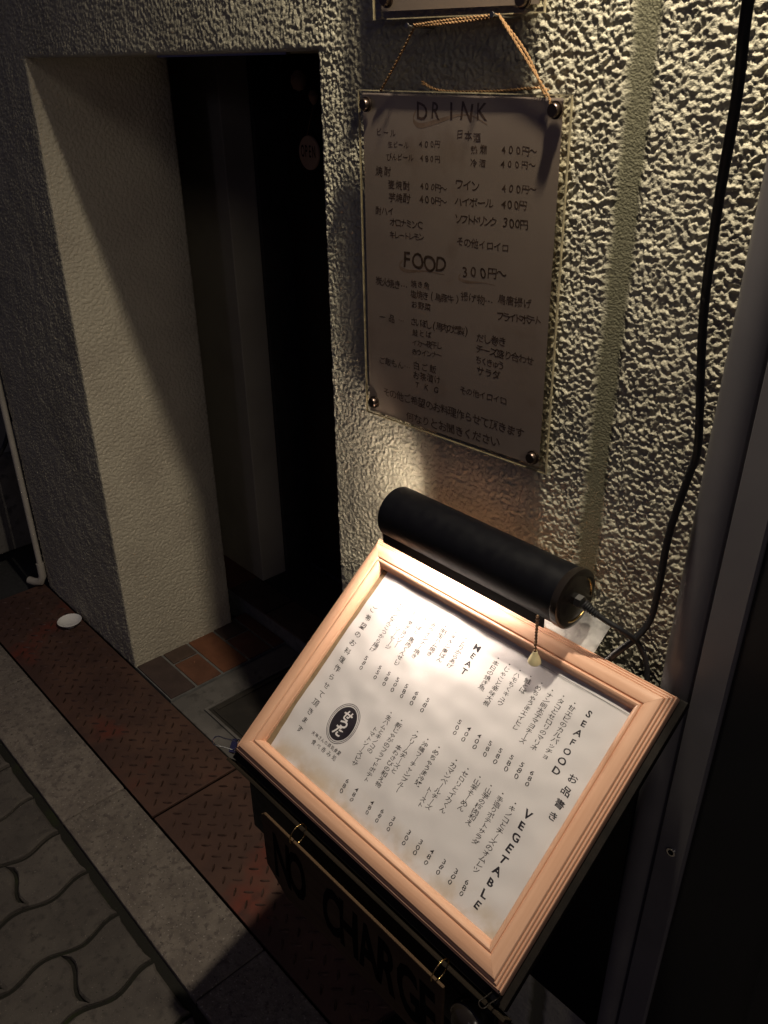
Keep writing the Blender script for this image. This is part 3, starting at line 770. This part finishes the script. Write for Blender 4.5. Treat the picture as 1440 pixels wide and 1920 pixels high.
# nails and string
for (x, z, lab) in ((-0.8217, 1.6320, 'bent steel nail holding the left bend of the string above the drink sign'),
                    (-0.6925, 1.6380, 'steel nail holding the right bend of the string, just under the notice board')):
    nl = MB().tube([(0, 0.004, 0), (0, -0.032, 0.0), (-0.003, -0.040, 0.002)], 0.0011, n=10)
    nl.lathe([(0.0, -0.0425), (0.0028, -0.0425), (0.0030, -0.0412), (0.0, -0.0410)], (-0.003, 0, 0.002), axis='y', n=16)
    o = nl.build('nail', M['steel'], smooth=True); o.location = (x, 0, z); tag(o, lab, 'nail', 'nails in the stucco')
def twisted(ctrl, r=0.00088, sep=0.0008, pitch=0.010, n=14):
    c = curve_pts(ctrl, n); mb = MB()
    L = [0]
    for i in range(1, len(c)): L.append(L[-1] + (c[i] - c[i - 1]).length)
    tot = L[-1]; m = int(tot / 0.0016)
    def at(s):
        for i in range(1, len(c)):
            if L[i] >= s:
                t = (s - L[i - 1]) / max(1e-9, L[i] - L[i - 1]); return c[i - 1].lerp(c[i], t)
        return c[-1]
    for k in range(2):
        pts = []
        for i in range(m + 1):
            p = at(tot * i / m); a = 2 * math.pi * (tot * i / m) / pitch + math.pi * k
            q = at(min(tot, tot * i / m + 0.001)); d = (q - p)
            d = d.normalized() if d.length > 1e-9 else Vector((1, 0, 0))
            u = d.cross(Vector((0, 1, 0)));
            u = u.normalized() if u.length > 1e-6 else Vector((1, 0, 0)); w = d.cross(u)
            pts.append(p + (u * math.cos(a) + w * math.sin(a)) * sep)
        mb.tube(pts, r, n=6)
    return mb
rope = thing('hanging_string', 'brown twisted jute string looped over two nails above the drink sign', 'string', (-0.78, -0.01, 1.60))
def rp(ctrl, **k): return twisted([(x + 0.78, y + 0.01, z - 1.60) for x, y, z in ctrl], **k)
rp([(-0.888, -0.027, 1.565), (-0.856, -0.030, 1.596), (-0.8217, -0.032, 1.6330)]).build('left_strand', M['rope'], rope, smooth=True)
tb = rp([(-0.8217, -0.032, 1.6330), (-0.757, -0.033, 1.6350), (-0.6925, -0.032, 1.6385)]); tb.v = tb.v
m2 = rp([(-0.8217, -0.034, 1.6345), (-0.757, -0.0365, 1.6378), (-0.6925, -0.034, 1.6400)])
b0 = len(tb.v); tb.v += m2.v; tb.f += [tuple(i + b0 for i in f) for f in m2.f]
tb.build('top_strand', M['rope'], rope, smooth=True)
tr = rp([(-0.6925, -0.034, 1.6390), (-0.662, -0.031, 1.605), (-0.628, -0.027, 1.566), (-0.623, -0.027, 1.556)])
m2 = rp([(-0.6925, -0.032, 1.6380), (-0.658, -0.027, 1.603), (-0.634, -0.021, 1.562)])
b0 = len(tr.v); tr.v += m2.v; tr.f += [tuple(i + b0 for i in f) for f in m2.f]
tr.build('right_strand', M['rope'], rope, smooth=True)
kn = rp([(-0.638, -0.012, 1.569), (-0.66, -0.006, 1.5705), (-0.72, -0.004, 1.5665), (-0.78, -0.008, 1.5655), (-0.812, -0.009, 1.568), (-0.829, -0.010, 1.5745)])
for k in range(9):
    a = k * 0.7
    kn.tube([(-0.822 + 0.78, 0.0, 1.5715 - 1.6), (-0.831 + 0.78 + 0.001 * math.cos(a), 0.002 * math.sin(a), 1.5745 - 1.6 + 0.0025 * math.cos(a * 1.7))], 0.0004, n=4)
kn.build('loose_end', M['rope'], rope, smooth=True)

# ================================================================== MENU STAND, FRAME, LAMP
TILT = math.radians(39.64)
FO = (-0.856, -0.073, 0.960)
def fw(u, v, n):   # frame coordinates (m) -> world
    cy, sy = math.cos(TILT), math.sin(TILT)
    return (FO[0] + u, FO[1] - v * cy - n * sy, FO[2] - v * sy + n * cy)

stand = thing('menu_stand', 'dark lectern style menu stand with sloping board, in front of the stucco wall', 'stand', (-0.60, -0.17, 0.0))
top = bpy.data.objects.new('sloping_board', None)
def local_frame(mb):   # points given as (u, v, n) -> stand local
    mb.v = [tuple(a - b for a, b in zip(fw(*p), (-0.60, -0.17, 0.0))) for p in mb.v]; return mb
local_frame(MB().box(-0.004, 0.514, -0.002, 0.386, -0.026, -0.0152)).build('sloping_board', M['dark_wood'], stand, bevel=0.0015)
local_frame(MB().box(-0.010, 0.520, 0.3895, 0.3940, -0.034, -0.0135)).build('front_lip', M['edge_wood'], stand, bevel=0.001)
sl = lambda x, y, z: (x + 0.60, y + 0.17, z)
MB().tube([sl(-0.600, -0.20, 0.06), sl(-0.600, -0.20, 0.80)], 0.017, n=20).build('column', M['black_metal'], stand, smooth=True)
MB().lathe([(0.0, 0.0), (0.145, 0.0), (0.150, 0.004), (0.148, 0.010), (0.03, 0.020), (0.020, 0.05), (0.0, 0.05)], sl(-0.600, -0.20, 0.001), n=40).build('base_plate', M['black_metal'], stand, smooth=True)
MB().tube([sl(-0.600, -0.20, 0.60), sl(-0.600, -0.33, 0.690)], 0.012, n=14).build('bracket', M['black_metal'], stand, smooth=True)
kb = MB().lathe([(0.0, -0.020), (0.012, -0.020), (0.022, -0.012), (0.026, 0.0), (0.022, 0.012), (0.012, 0.018), (0.0, 0.018)], sl(-0.382, -0.365, 0.648), axis='y', n=28)
kb.build('clamp_knob', M['black_gloss'], stand, smooth=True)
kb2 = MB().tube([sl(-0.43, -0.350, 0.660), sl(-0.382, -0.350, 0.648)], 0.008, n=12).build('clamp_arm', M['black_metal'], stand, smooth=True)

MB().box(-0.24, 0.205, 0.125, 0.133, 0.25, 0.925).build('added_back_panel', M['black_metal'], stand, bevel=0.001)  # added black panel, keeps light off the wall behind the stand
MB().box(-0.225, 0.245, -0.187, -0.180, 0.590, 0.676).build('gap_shade_panel', M['black_metal'], stand, bevel=0.001)  # added black sheet standing for the shadow between lip and hanging board
# --- frame
fr = thing('framed_menu', 'pink wooden picture frame holding the lit handwritten food menu', 'picture frame', FO, (TILT, 0, 0))
W_, H_ = 0.505, 0.3735
PROF = [(0, -14), (0, -5.5), (0.6, -4.2), (1.5, -3.7), (2.3, -4.4), (2.7, -2.2), (3.6, -1.0), (5.0, -0.7), (5.7, -1.4), (6.1, 0.7), (7.0, 1.7), (8.2, 2.0), (8.9, 1.4),
        (9.3, 3.4), (10.4, 5.0), (13, 5.9), (18, 6.3), (23, 6.1), (26, 5.2), (27.2, 3.2), (27.9, 3.0), (28.5, 4.6), (30.3, 5.4), (32.0, 4.8), (34.5, 1.8), (36.3, -2.0), (36.6, -4.5), (37.4, -5.0), (37.4, -14)]
def rail(corners, inward, length_axis):
    """corners: outer start/end (x,y); mitred profile sweep"""
    mb = MB(); (ax, ay), (bx_, by_) = corners
    dx, dy = bx_ - ax, by_ - ay; L = math.hypot(dx, dy); dx /= L; dy /= L
    ix, iy = inward; n = len(PROF); vs = []
    NS = 2
    for (a, h) in PROF:
        a /= 1000; h /= 1000
        vs.append((ax + dx * a + ix * a, ay + dy * a + iy * a, h))
    for (a, h) in PROF:
        a /= 1000; h /= 1000
        vs.append((bx_ - dx * a + ix * a, by_ - dy * a + iy * a, h))
    fs = [(i, (i + 1) % n, (i + 1) % n + n, i + n) for i in range(n)] + [tuple(range(n)), tuple(range(2 * n - 1, n - 1, -1))]
    me = bpy.data.meshes.new('frame_rail'); me.from_pydata(vs, [], fs); me.materials.append(M['wood'])
    bm = bmesh.new(); bm.from_mesh(me); bmesh.ops.recalc_face_normals(bm, faces=bm.faces)
    uvl = bm.loops.layers.uv.new('UVMap')
    off = random.uniform(0, 5)
    for f in bm.faces:
        for lp in f.loops:
            x, y, z = lp.vert.co
            along = (x - ax) * dx + (y - ay) * dy; across = (x - ax) * ix + (y - ay) * iy
            lp[uvl].uv = (along + off, across + z * 0.7 + off)
    bm.to_mesh(me); bm.free(); me.shade_smooth(); me.set_sharp_from_angle(angle=math.radians(32))
    return link(bpy.data.objects.new('frame_rail', me), fr)
g_ = 0.00012
rail(((g_, 0), (W_ - g_, 0)), (0, -1), 'x')
rail(((g_, -H_), (W_ - g_, -H_)), (0, 1), 'x')
rail(((0, -H_ + g_), (0, -g_)), (1, 0), 'y')
rail(((W_, -H_ + g_), (W_, -g_)), (-1, 0), 'y')
MB().box(0.012, W_ - 0.012, -H_ + 0.012, -0.012, -0.0135, -0.0098).build('mat_board', M['mat_board'], fr)
# paper with gentle waves
pu0, pu1, pv0, pv1 = 0.0475, 0.4750, 0.0300, 0.3420
nu, nv = 90, 70
U, V = np.meshgrid(np.linspace(0, 1, nu), np.linspace(0, 1, nv))
XL_ = pu0 + (-0.0045 * V + 0.006 * V ** 4)
Xp = XL_ + (pu1 - XL_) * U
Yp = -(pv0 + (pv1 - pv0) * V)
Zp = -0.0080 + 0.0021 * gnoise(Xp * 11 + 3, Yp * 16, 41) + 0.0013 * gnoise(Xp * 34, Yp * 40, 42) + 0.0006 * np.clip(V - 0.85, 0, 1) / 0.15 * gnoise(Xp * 30, Yp * 12, 43)
def paper_z(x, y):
    x = np.array([x]); y = np.array([y]); v = (-y - pv0) / (pv1 - pv0)
    return float((-0.0080 + 0.0021 * gnoise(x * 11 + 3, y * 16, 41) + 0.0013 * gnoise(x * 34, y * 40, 42) + 0.0006 * np.clip(v - 0.85, 0, 1) / 0.15 * gnoise(x * 30, y * 12, 43))[0])
paper = grid_mesh('menu_paper', np.stack([Xp, Yp, Zp], -1)[::-1], M['paper'], fr)
MENU = [
('・甘エビのカルパッチョ',402.2,61.2,407.1,140.2),('680',403.4,157.8,406.7,179.0),('・タコとセロリのマリネ',385.7,61.0,388.5,139.2),('580',386.9,156.7,389.6,178.6),
('・ナン明太子マヨチーズ',369.3,61.7,371.8,139.8),('580',370.5,156.3,373.3,178.5),('・めちゃうまエイヒレ',351.5,60.7,354.2,131.3),('580',353.5,157.1,355.9,178.8),
('・鮭とば',333.8,60.5,336.0,87.9),('580',336.5,156.8,339.0,178.7),('・ハモちくキュウ',317.2,60.7,319.4,115.9),('400',318.2,156.9,321.7,178.5),
('・じゃこと辛味大根',300.2,60.9,302.7,125.4),('400',300.4,156.5,303.1,178.9),('・本日の焼き魚',281.8,61.2,285.3,111.8),('500',283.6,156.3,287.4,178.4),
('・とりからあげ',224.3,60.6,226.0,109.6),('580',226.2,156.0,228.8,178.6),('・チキン南ばん',205.4,60.8,207.2,110.3),('680',206.9,156.4,209.0,178.5),
('・明宝ハム焼き',186.6,60.6,189.1,110.5),('580',187.2,156.7,190.4,178.5),('・赤ウインナー焼き',167.7,60.4,169.8,124.4),('500',169.1,156.0,171.4,178.6),
('・さいぼし（馬肉くんせい）',149.2,59.7,152.6,150.5),('580',151.3,156.1,154.7,178.4),('・ピリ辛チョリソー',131.5,59.8,134.4,124.8),('ソーセージ',120.4,98.4,124.9,133.5),
('550',133.1,156.2,136.0,177.8),('・ヤゲンなんこつから揚げ',102.7,60.4,104.4,148.1),('580',103.3,156.1,106.4,178.1),
('・キノコとチーズのオムレツ',405.8,197.9,407.5,292.9),('680',405.1,302.6,408.4,323.5),('・手造りポテトサラダ',386.1,197.8,388.4,268.3),('300',387.2,301.1,388.8,322.1),
('・山芋の梅肉和え',367.5,197.8,368.8,255.1),('380',367.9,301.8,369.8,322.2),('・山芋そーめん',349.0,197.4,350.7,247.8),('480',348.2,301.6,349.7,322.6),
('・セロリとイカくん',329.4,197.7,331.3,262.8),('300',329.1,301.5,330.7,322.7),('・カマンベールチーズ',310.0,197.5,312.3,270.5),('トースト',299.7,246.2,301.2,274.6),
('300',308.5,301.8,310.9,322.7),('・めちゃうま冷奴',279.6,197.4,282.2,255.7),('300',279.9,301.2,282.2,322.0),('・沖縄フーチャンプルー',259.6,197.6,262.6,276.8),
('680',260.8,303.0,261.9,322.7),('・クリームチーズと',240.3,197.4,243.2,261.6),('本わさびの和え物',229.3,227.6,235.2,287.7),('480',241.1,303.1,243.6,322.8),
('・新じゃがのフライドポテト',209.9,197.6,215.4,292.4),('480',210.7,303.2,213.6,323.6),('・生ハムとキノコの',189.6,197.5,195.9,260.3),('トマトソースピザ',181.8,227.2,185.4,286.2),
('680',191.5,301.8,192.6,323.6)]
pl = lambda x, y: (x / 1000, y / 1000, paper_z(x / 1000, y / 1000) + 0.00014)
t1 = MB(); t2 = MB()
for s, u0, v0, u1, v1 in MENU:
    pitch = abs(v1 - v0) / len(s)
    text_line(t1, s, u0, -v0, u1, -v1, min(pitch * 1.0, 7.4), pl, vertical=True, weight=0.006, latin=1.12, sx=1.45)
for s, u0, v0, u1, v1, sz, w, lt in (('SEAFOOD', 424.5, 61, 427.5, 150, 9.5, 0.016, 1.12), ('MEAT', 246, 61.5, 250, 108.5, 9.6, 0.016, 1.12), ('VEGETABLE', 426, 196.5, 432, 325, 10.8, 0.022, 1.12),
                        ('お品書き', 448.5, 133, 453, 197, 10.5, 0.008, 1), ('ご希望のお料理作らせて頂きます', 64.5, 89, 76, 300, 10.0, 0.004, 1)):
    if w > 0.01 or s == 'お品書き':
        for i_, ch_ in enumerate(s):
            t_ = (i_ + 0.5) / len(s); q_ = MB()
            put_char(q_, ch_, u0 + (u1 - u0) * t_, -v0 - (v1 - v0) * t_, sz * (1.18 if w > 0.01 else 1.0), pl, weight=w + 0.008, sx=1.2)
            q_.build('letter', M['bold_ink'], paper)
    else:
        text_line(t1, s, u0, -v0, u1, -v1, sz, pl, vertical=True, weight=w, latin=lt, sx=1.22)
text_line(t1, '天神さんの酒処食堂', 97, -285.5, 158.5, -284.5, 6.0, pl, weight=0.006)
text_line(t1, '食べ呑み処', 104, -295, 158, -293.5, 8.0, pl, weight=0.004)
t1.build('lettering', M['ink'], paper, kind='stuff')
# the round shop mark: ring, black oval and white brush letters
def ell(a, b, a2, b2, z, n=64):
    mb = MB(); cx, cy = 0.1335, -0.2505
    vs = []
    for k in range(n):
        t = 2 * math.pi * k / n
        for (p, q) in ((a, b), (a2, b2)):
            x, y = cx + p * math.cos(t), cy + q * math.sin(t); vs.append((x, y, paper_z(x, y) + z))
    mb.add(vs, [(2 * k, 2 * k + 1, (2 * k + 3) % (2 * n), (2 * k + 2) % (2 * n)) for k in range(n)])
    return mb
lg = ell(0.0246, 0.0294, 0.0238, 0.0286, 0.0003)
x2 = ell(0.0200, 0.0246, 0.0, 0.0, 0.0003); x3 = ell(0.0224, 0.0271, 0.0216, 0.0263, 0.0003)
for q in (x2, x3):
    b0 = len(lg.v); lg.v += q.v; lg.f += [tuple(i + b0 for i in f) for f in q.f]
lg.build('shop_mark', M['bold_ink'], paper)
t3 = MB(); pl2 = lambda x, y: (x / 1000, y / 1000, paper_z(x / 1000, y / 1000) + 0.0006)
for ch, cx, cy, sz, w in (('せ', 133.5, -239.0, 16.5, 0.03), ('っ', 135.0, -249.5, 18, 0.03), ('た', 133.5, -261.5, 17, 0.03)):
    put_char(t3, ch, cx, cy, sz, pl2, weight=w, shear=0.15, jitter=0.6)
t3.build('mark_lettering', M['paper'], paper, kind='stuff')
# plastic sleeve over the sheet, its welded seam near the top
zs = -0.0052
sleeve = grid_mesh('clear_sleeve', np.stack([Xp * 1.0, Yp, Zp + 0.0016 + 0.0004 * gnoise(Xp * 60, Yp * 25, 51) + 0.0022 * np.exp(-((Yp + 0.062) / 0.02) ** 2) * gnoise(Xp * 70, Yp * 60, 52) * np.clip((Xp - 0.2) * 8, 0, 1)], -1)[::-1], M['glazing'], fr)
MB().box(0.052, 0.470, -0.0448, -0.0444, -0.0066, -0.0064).build('sleeve_seam', M['ink'], sleeve)

# --- binder clips on the lower corners
def clip(label, u, v, ang, black=False):
    wpos = fw(u, v, -0.012)
    t = thing('binder_clip', label, 'clip', wpos, (TILT, 0, 0), group='clips on the corners of the stand')
    c, s_ = math.cos(ang), math.sin(ang)
    def R(p): return (p[0] * c - p[1] * s_, p[0] * s_ + p[1] * c, p[2])
    b = MB()
    for (y0, y1) in ((-0.009, 0.009),):
        prof = [(-0.010, 0.0055), (0.004, 0.0030), (0.0055, 0.0), (0.004, -0.0065), (-0.010, -0.009)]
        n = len(prof)
        vs = [R((x, y0, z)) for x, z in prof] + [R((x, y1, z)) for x, z in prof]
        b.add(vs, [(i, i + 1, i + 1 + n, i + n) for i in range(n - 1)])
    o = b.build('clip_body', M['black_metal'] if black else M['chrome'], t)
    so_ = o.modifiers.new('thickness', 'SOLIDIFY'); so_.thickness = 0.0009
    for sgn, lift in ((1, 0.016), (-1, 0.006)):
        pts = [R(p) for p in [(-0.004, 0.0060, 0.006), (0.006, 0.0055, 0.006 + lift * .5), (0.014, 0.006, 0.006 + lift * .9), (0.018, 0.003, 0.006 + lift), (0.018, -0.003, 0.006 + lift), (0.014, -0.006, 0.006 + lift * .9), (0.006, -0.0055, 0.006 + lift * .5), (-0.004, -0.0060, 0.006)]]
        if sgn < 0: pts = [R(p) for p in [(-0.004, 0.0060, 0.004), (-0.010, 0.0075, 0.008), (-0.0145, 0.005, 0.012), (-0.0155, 0.0, 0.013), (-0.0145, -0.005, 0.012), (-0.010, -0.0075, 0.008), (-0.004, -0.0060, 0.004)]]
        MB().tube(curve_pts(pts, 5), 0.00085 if not black else 0.0011, n=8).build('wire_handle', M['chrome'] if not black else M['black_gloss'], t, smooth=True)
    t.scale = (0.72,) * 3 if black else (1.1,) * 3
    return t
clip('shiny chrome binder clip at the lower left corner of the menu frame', -0.010, 0.372, math.radians(205))
clip('black handled binder clip at the bottom right corner of the menu frame', 0.499, 0.381, math.radians(-100), True)

# --- picture lamp
LX0, LX1, LY, LZ, LR = -0.800, -0.491, -0.085, 1.029, 0.0376
lamp = thing('picture_lamp', 'black cylindrical picture lamp with pull chain, lit, over the menu frame', 'lamp', (-0.62, LY, LZ))
lx0, lx1 = LX0 + 0.62, LX1 + 0.62
# shade: open tube; opening faces down and back
a_open0 = math.radians(-128); a_open1 = math.radians(-52)     # angle measured in the y-z plane, 0 = toward the wall
n = 56; mb = MB(); ring0 = []; 
angs = [a_open1 + (2 * math.pi - (a_open1 - a_open0)) * k / n for k in range(n + 1)]
for r in (LR, LR - 0.0012):
    for x in (lx0, lx1):
        for a in angs: mb.v.append((x, r * math.cos(a), r * math.sin(a)))
m_ = n + 1
for k in range(n):
    mb.f += [(k, k + 1, m_ + k + 1, m_ + k), (2 * m_ + k, 3 * m_ + k, 3 * m_ + k + 1, 2 * m_ + k + 1), (k, 2 * m_ + k, 2 * m_ + k + 1, k + 1), (m_ + k, m_ + k + 1, 3 * m_ + k + 1, 3 * m_ + k)]
shade = mb.build('shade', M['black_metal'], lamp, smooth=True)
lin = MB()
for r in (LR - 0.0018, LR - 0.0024):
    for x in (lx0 + 0.001, lx1 - 0.001):
        for a in angs: lin.v.append((x, r * math.cos(a), r * math.sin(a)))
for k in range(n):
    lin.f += [(k, k + 1, m_ + k + 1, m_ + k), (2 * m_ + k, 3 * m_ + k, 3 * m_ + k + 1, 2 * m_ + k + 1)]
lin.build('reflector', M['white_enamel'], lamp, smooth=True)
# lower lip flange along the front edge of the opening
a = angs[-1]
p0 = (LR * math.cos(a), LR * math.sin(a))
lip = MB().box(lx0 + 0.001, lx1 - 0.020, p0[0] - 0.006, p0[0] - 0.0045, p0[1] - 0.009, p0[1] + 0.006)
lip.build('lip', M['black_metal'], lamp, bevel=0.0006)
# end caps: right closed and domed with slots, left open ring
cap = MB().lathe([(0.0, lx1 + 0.004), (0.024, lx1 + 0.004), (0.030, lx1 + 0.0025), (0.0335, lx1 + 0.003), (0.0386, lx1 + 0.0015), (0.0388, lx1 - 0.006), (0.0380, lx1 - 0.008)], axis='x', n=56).build('end_cap', M['black_gloss'], lamp, smooth=True)
for s in (1,):
    pts = [(lx1 + 0.0035, 0.0285 * math.cos(t), 0.0285 * math.sin(t)) for t in [math.radians(a) for a in range(-120, -50, 8)]]
    MB().tube(pts, 0.0012, n=8).build('vent_slot', M['brass'], cap, smooth=True)
    pts = [(lx1 + 0.0035, 0.0285 * math.cos(t), 0.0285 * math.sin(t)) for t in [math.radians(a) for a in range(-10, 50, 8)]]
    MB().tube(pts, 0.0012, n=8).build('vent_slot', M['brass'], cap, smooth=True)
hexn = [(0.0085 * math.cos(math.radians(60 * k + 15)), 0.0085 * math.sin(math.radians(60 * k + 15))) for k in range(6)]
MB().prism(hexn, lx1 + 0.004, lx1 + 0.012, axis='x').build('cable_gland', M['steel'], lamp)
MB().lathe([(0.0, lx0 + 0.175), (0.011, lx0 + 0.175), (0.011, lx0 + 0.20), (0.016, lx0 + 0.20), (0.016, lx0 + 0.25), (0.0, lx0 + 0.25)], axis='x', n=28).build('socket', M['black_gloss'], lamp, smooth=True)
bl = MB().lathe([(0.0, lx0 + 0.022), (0.009, lx0 + 0.024), (0.0145, lx0 + 0.030), (0.0165, lx0 + 0.042), (0.0140, lx0 + 0.058), (0.0085, lx0 + 0.070), (0.0085, lx0 + 0.165), (0.008, lx0 + 0.172), (0.007, lx0 + 0.174)], axis='x', n=28)
bl.build('bulb', M['bulb'], lamp, smooth=True)
# strain relief and cord
cpts = curve_pts([(-0.478, -0.085, 1.029), (-0.466, -0.082, 1.022), (-0.452, -0.074, 1.012), (-0.434, -0.062, 1.000), (-0.422, -0.042, 0.976), (-0.410, -0.038, 0.945), (-0.405, -0.045, 0.905), (-0.41, -0.05, 0.82)])
cp = [Vector((p.x + 0.62, p.y - LY, p.z - LZ)) for p in cpts]
MB().tube(cp, 0.0034, n=12).build('cord', M['black_rubber'], lamp, smooth=True)
sr = MB()
for k in range(7):
    i0 = k * 2; q = cp[i0 + 1]; q0 = cp[i0]
    d_ = (q - q0).normalized() * 0.0016
    sr.tube([q - d_, q - d_ * .5, q + d_ * .5, q + d_], [0.0035, 0.0062 - k * 0.0003, 0.0062 - k * 0.0003, 0.0035], n=14)
sr.build('strain_relief', M['black_rubber'], lamp, smooth=True)
# mounting plate behind the frame top
def lampl(mb): mb.v = [tuple(a - b for a, b in zip(fw(*p), (-0.62, LY, LZ))) for p in mb.v]; return mb
lampl(MB().box(0.20, 0.3865, -0.044, 0.03, -0.0185 + 0.0035, -0.0185 + 0.0046)).build('mounting_plate', M['galvanised'], lamp)
MB().tube([(0.03, 0.028, -0.02), (0.03, 0.030, -0.06)], 0.006, n=12).build('arm', M['black_metal'], lamp, smooth=True)
# pull chain
chn = MB(); cx, cy = -0.513 + 0.62, -0.125 - LY
for k in range(12):
    zz = (1.012 - LZ) - k * 0.0046
    chn.lathe([(0.0, -0.0023), (0.0016, -0.0016), (0.0023, 0.0), (0.0016, 0.0016), (0.0, 0.0023)], (cx + 0.0002 * k / 3, cy, zz), n=10)
chn.build('pull_chain', M['bronze'], lamp, smooth=True)
zb = 1.012 - LZ - 15 * 0.0036
MB().lathe([(0.0, 0.003), (0.0028, 0.003), (0.0036, 0.0), (0.0060, -0.005), (0.0080, -0.010), (0.0084, -0.0125), (0.0070, -0.0145), (0.0, -0.0148)], (cx + 0.001, cy, zb), n=28).build('pull_knob', M['pull_plastic'], lamp, smooth=True)

# --- loose power cable down the wall
cable = MB().tube(curve_pts([(-0.322, -0.21, 1.72), (-0.331, -0.198, 1.632), (-0.344, -0.168, 1.573), (-0.366, -0.128, 1.485), (-0.384, -0.088, 1.386), (-0.387, -0.052, 1.252), (-0.394, -0.046, 1.212), (-0.408, -0.041, 1.135), (-0.413, -0.036, 1.061), (-0.417, -0.036, 1.015), (-0.426, -0.046, 0.988), (-0.445, -0.062, 0.957), (-0.47, -0.065, 0.90), (-0.47, -0.05, 0.70)]), 0.0042, n=14)
cable.v = [(x + 0.40, y + 0.05, z - 1.2) for x, y, z in cable.v]
co = cable.build('power_cable', M['black_rubber'], smooth=True); co.location = (-0.40, -0.05, 1.2)
tag(co, 'long black power cable hanging down past the drink sign to behind the menu frame', 'cable')

# --- hanging NO CHARGE board
bd = thing('hanging_board', 'dark wooden NO CHARGE board with cut corners hanging under the menu frame', 'sign', (-0.578, -0.382, 0.626))
bq = [(-0.170, 0.068), (0.170, 0.068), (0.170, -0.030), (0.132, -0.066), (-0.132, -0.066), (-0.176, -0.034), (-0.178, 0.060)]
MB().prism(bq, -0.0025, 0.0015, axis='y').build('board', M['board_wood'], bd, bevel=0.0015)
t4 = MB()
text_line(t4, 'NO CHARGE', -0.152, 0.004, 0.165, 0.002, 0.098, lambda x, y: (x, -0.0029, y), weight=0.03, latin=1.2, jitter=0.5, sx=0.46)
t4.build('lettering', M['board_ink'], bd)
for i, x in enumerate((-0.103, 0.157)):
    cx_, cy_, cz_ = x, 0.006, 0.076
    pts = [(cx_ + 0.002 * math.sin(t), cy_ + 0.0135 * math.cos(t), cz_ + 0.0175 * math.sin(t)) for t in [2 * math.pi * k / 32 for k in range(32)]]
    MB().tube(pts, 0.0008, n=10, closed=True).build('ring', M['brass'], bd, smooth=True)

# ================================================================== THINGS ON THE DOOR
opn = thing('open_sign', 'round wooden disc reading OPEN hanging in the dark doorway', 'sign', (-1.936, 0.664, 1.386))
MB().lathe([(0.0, -0.004), (0.040, -0.004), (0.042, -0.002), (0.042, 0.002), (0.040, 0.004), (0.0, 0.004)], axis='y', n=48).build('disc', M['open_disc'], opn, smooth=True)
t5 = MB(); text_line(t5, 'OPEN', -0.031, 0.004, 0.031, 0.004, 0.034, lambda x, y: (x, -0.0045, y), weight=0.012, latin=1.2, jitter=0.2, sx=0.48)
t5.build('lettering', M['board_ink'], opn)
MB().tube([(-0.006, -0.002, 0.040), (0.018, 0.006, 0.115), (0.026, 0.006, 0.120)], 0.0008, n=6).build('string', M['rope'], opn)
cha = MB().lathe([(0.0, 0.024), (0.010, 0.022), (0.019, 0.010), (0.021, -0.004), (0.015, -0.020), (0.0, -0.026)], n=24).build('hanging_charm', M['open_disc'], smooth=True)
cha.location = (-1.972, 0.668, 1.556); tag(cha, 'dim oval charm hanging highest on the door, above the OPEN disc', 'ornament', 'charms on the door')
ch2 = MB().lathe([(0.0, 0.016), (0.008, 0.014), (0.013, 0.004), (0.010, -0.008), (0.004, -0.017), (0.0, -0.018)], n=20).build('hanging_charm', M['open_disc'], smooth=True)
ch2.location = (-1.914, 0.668, 1.518); tag(ch2, 'small pointed charm between the oval charm and the OPEN disc', 'ornament', 'charms on the door')
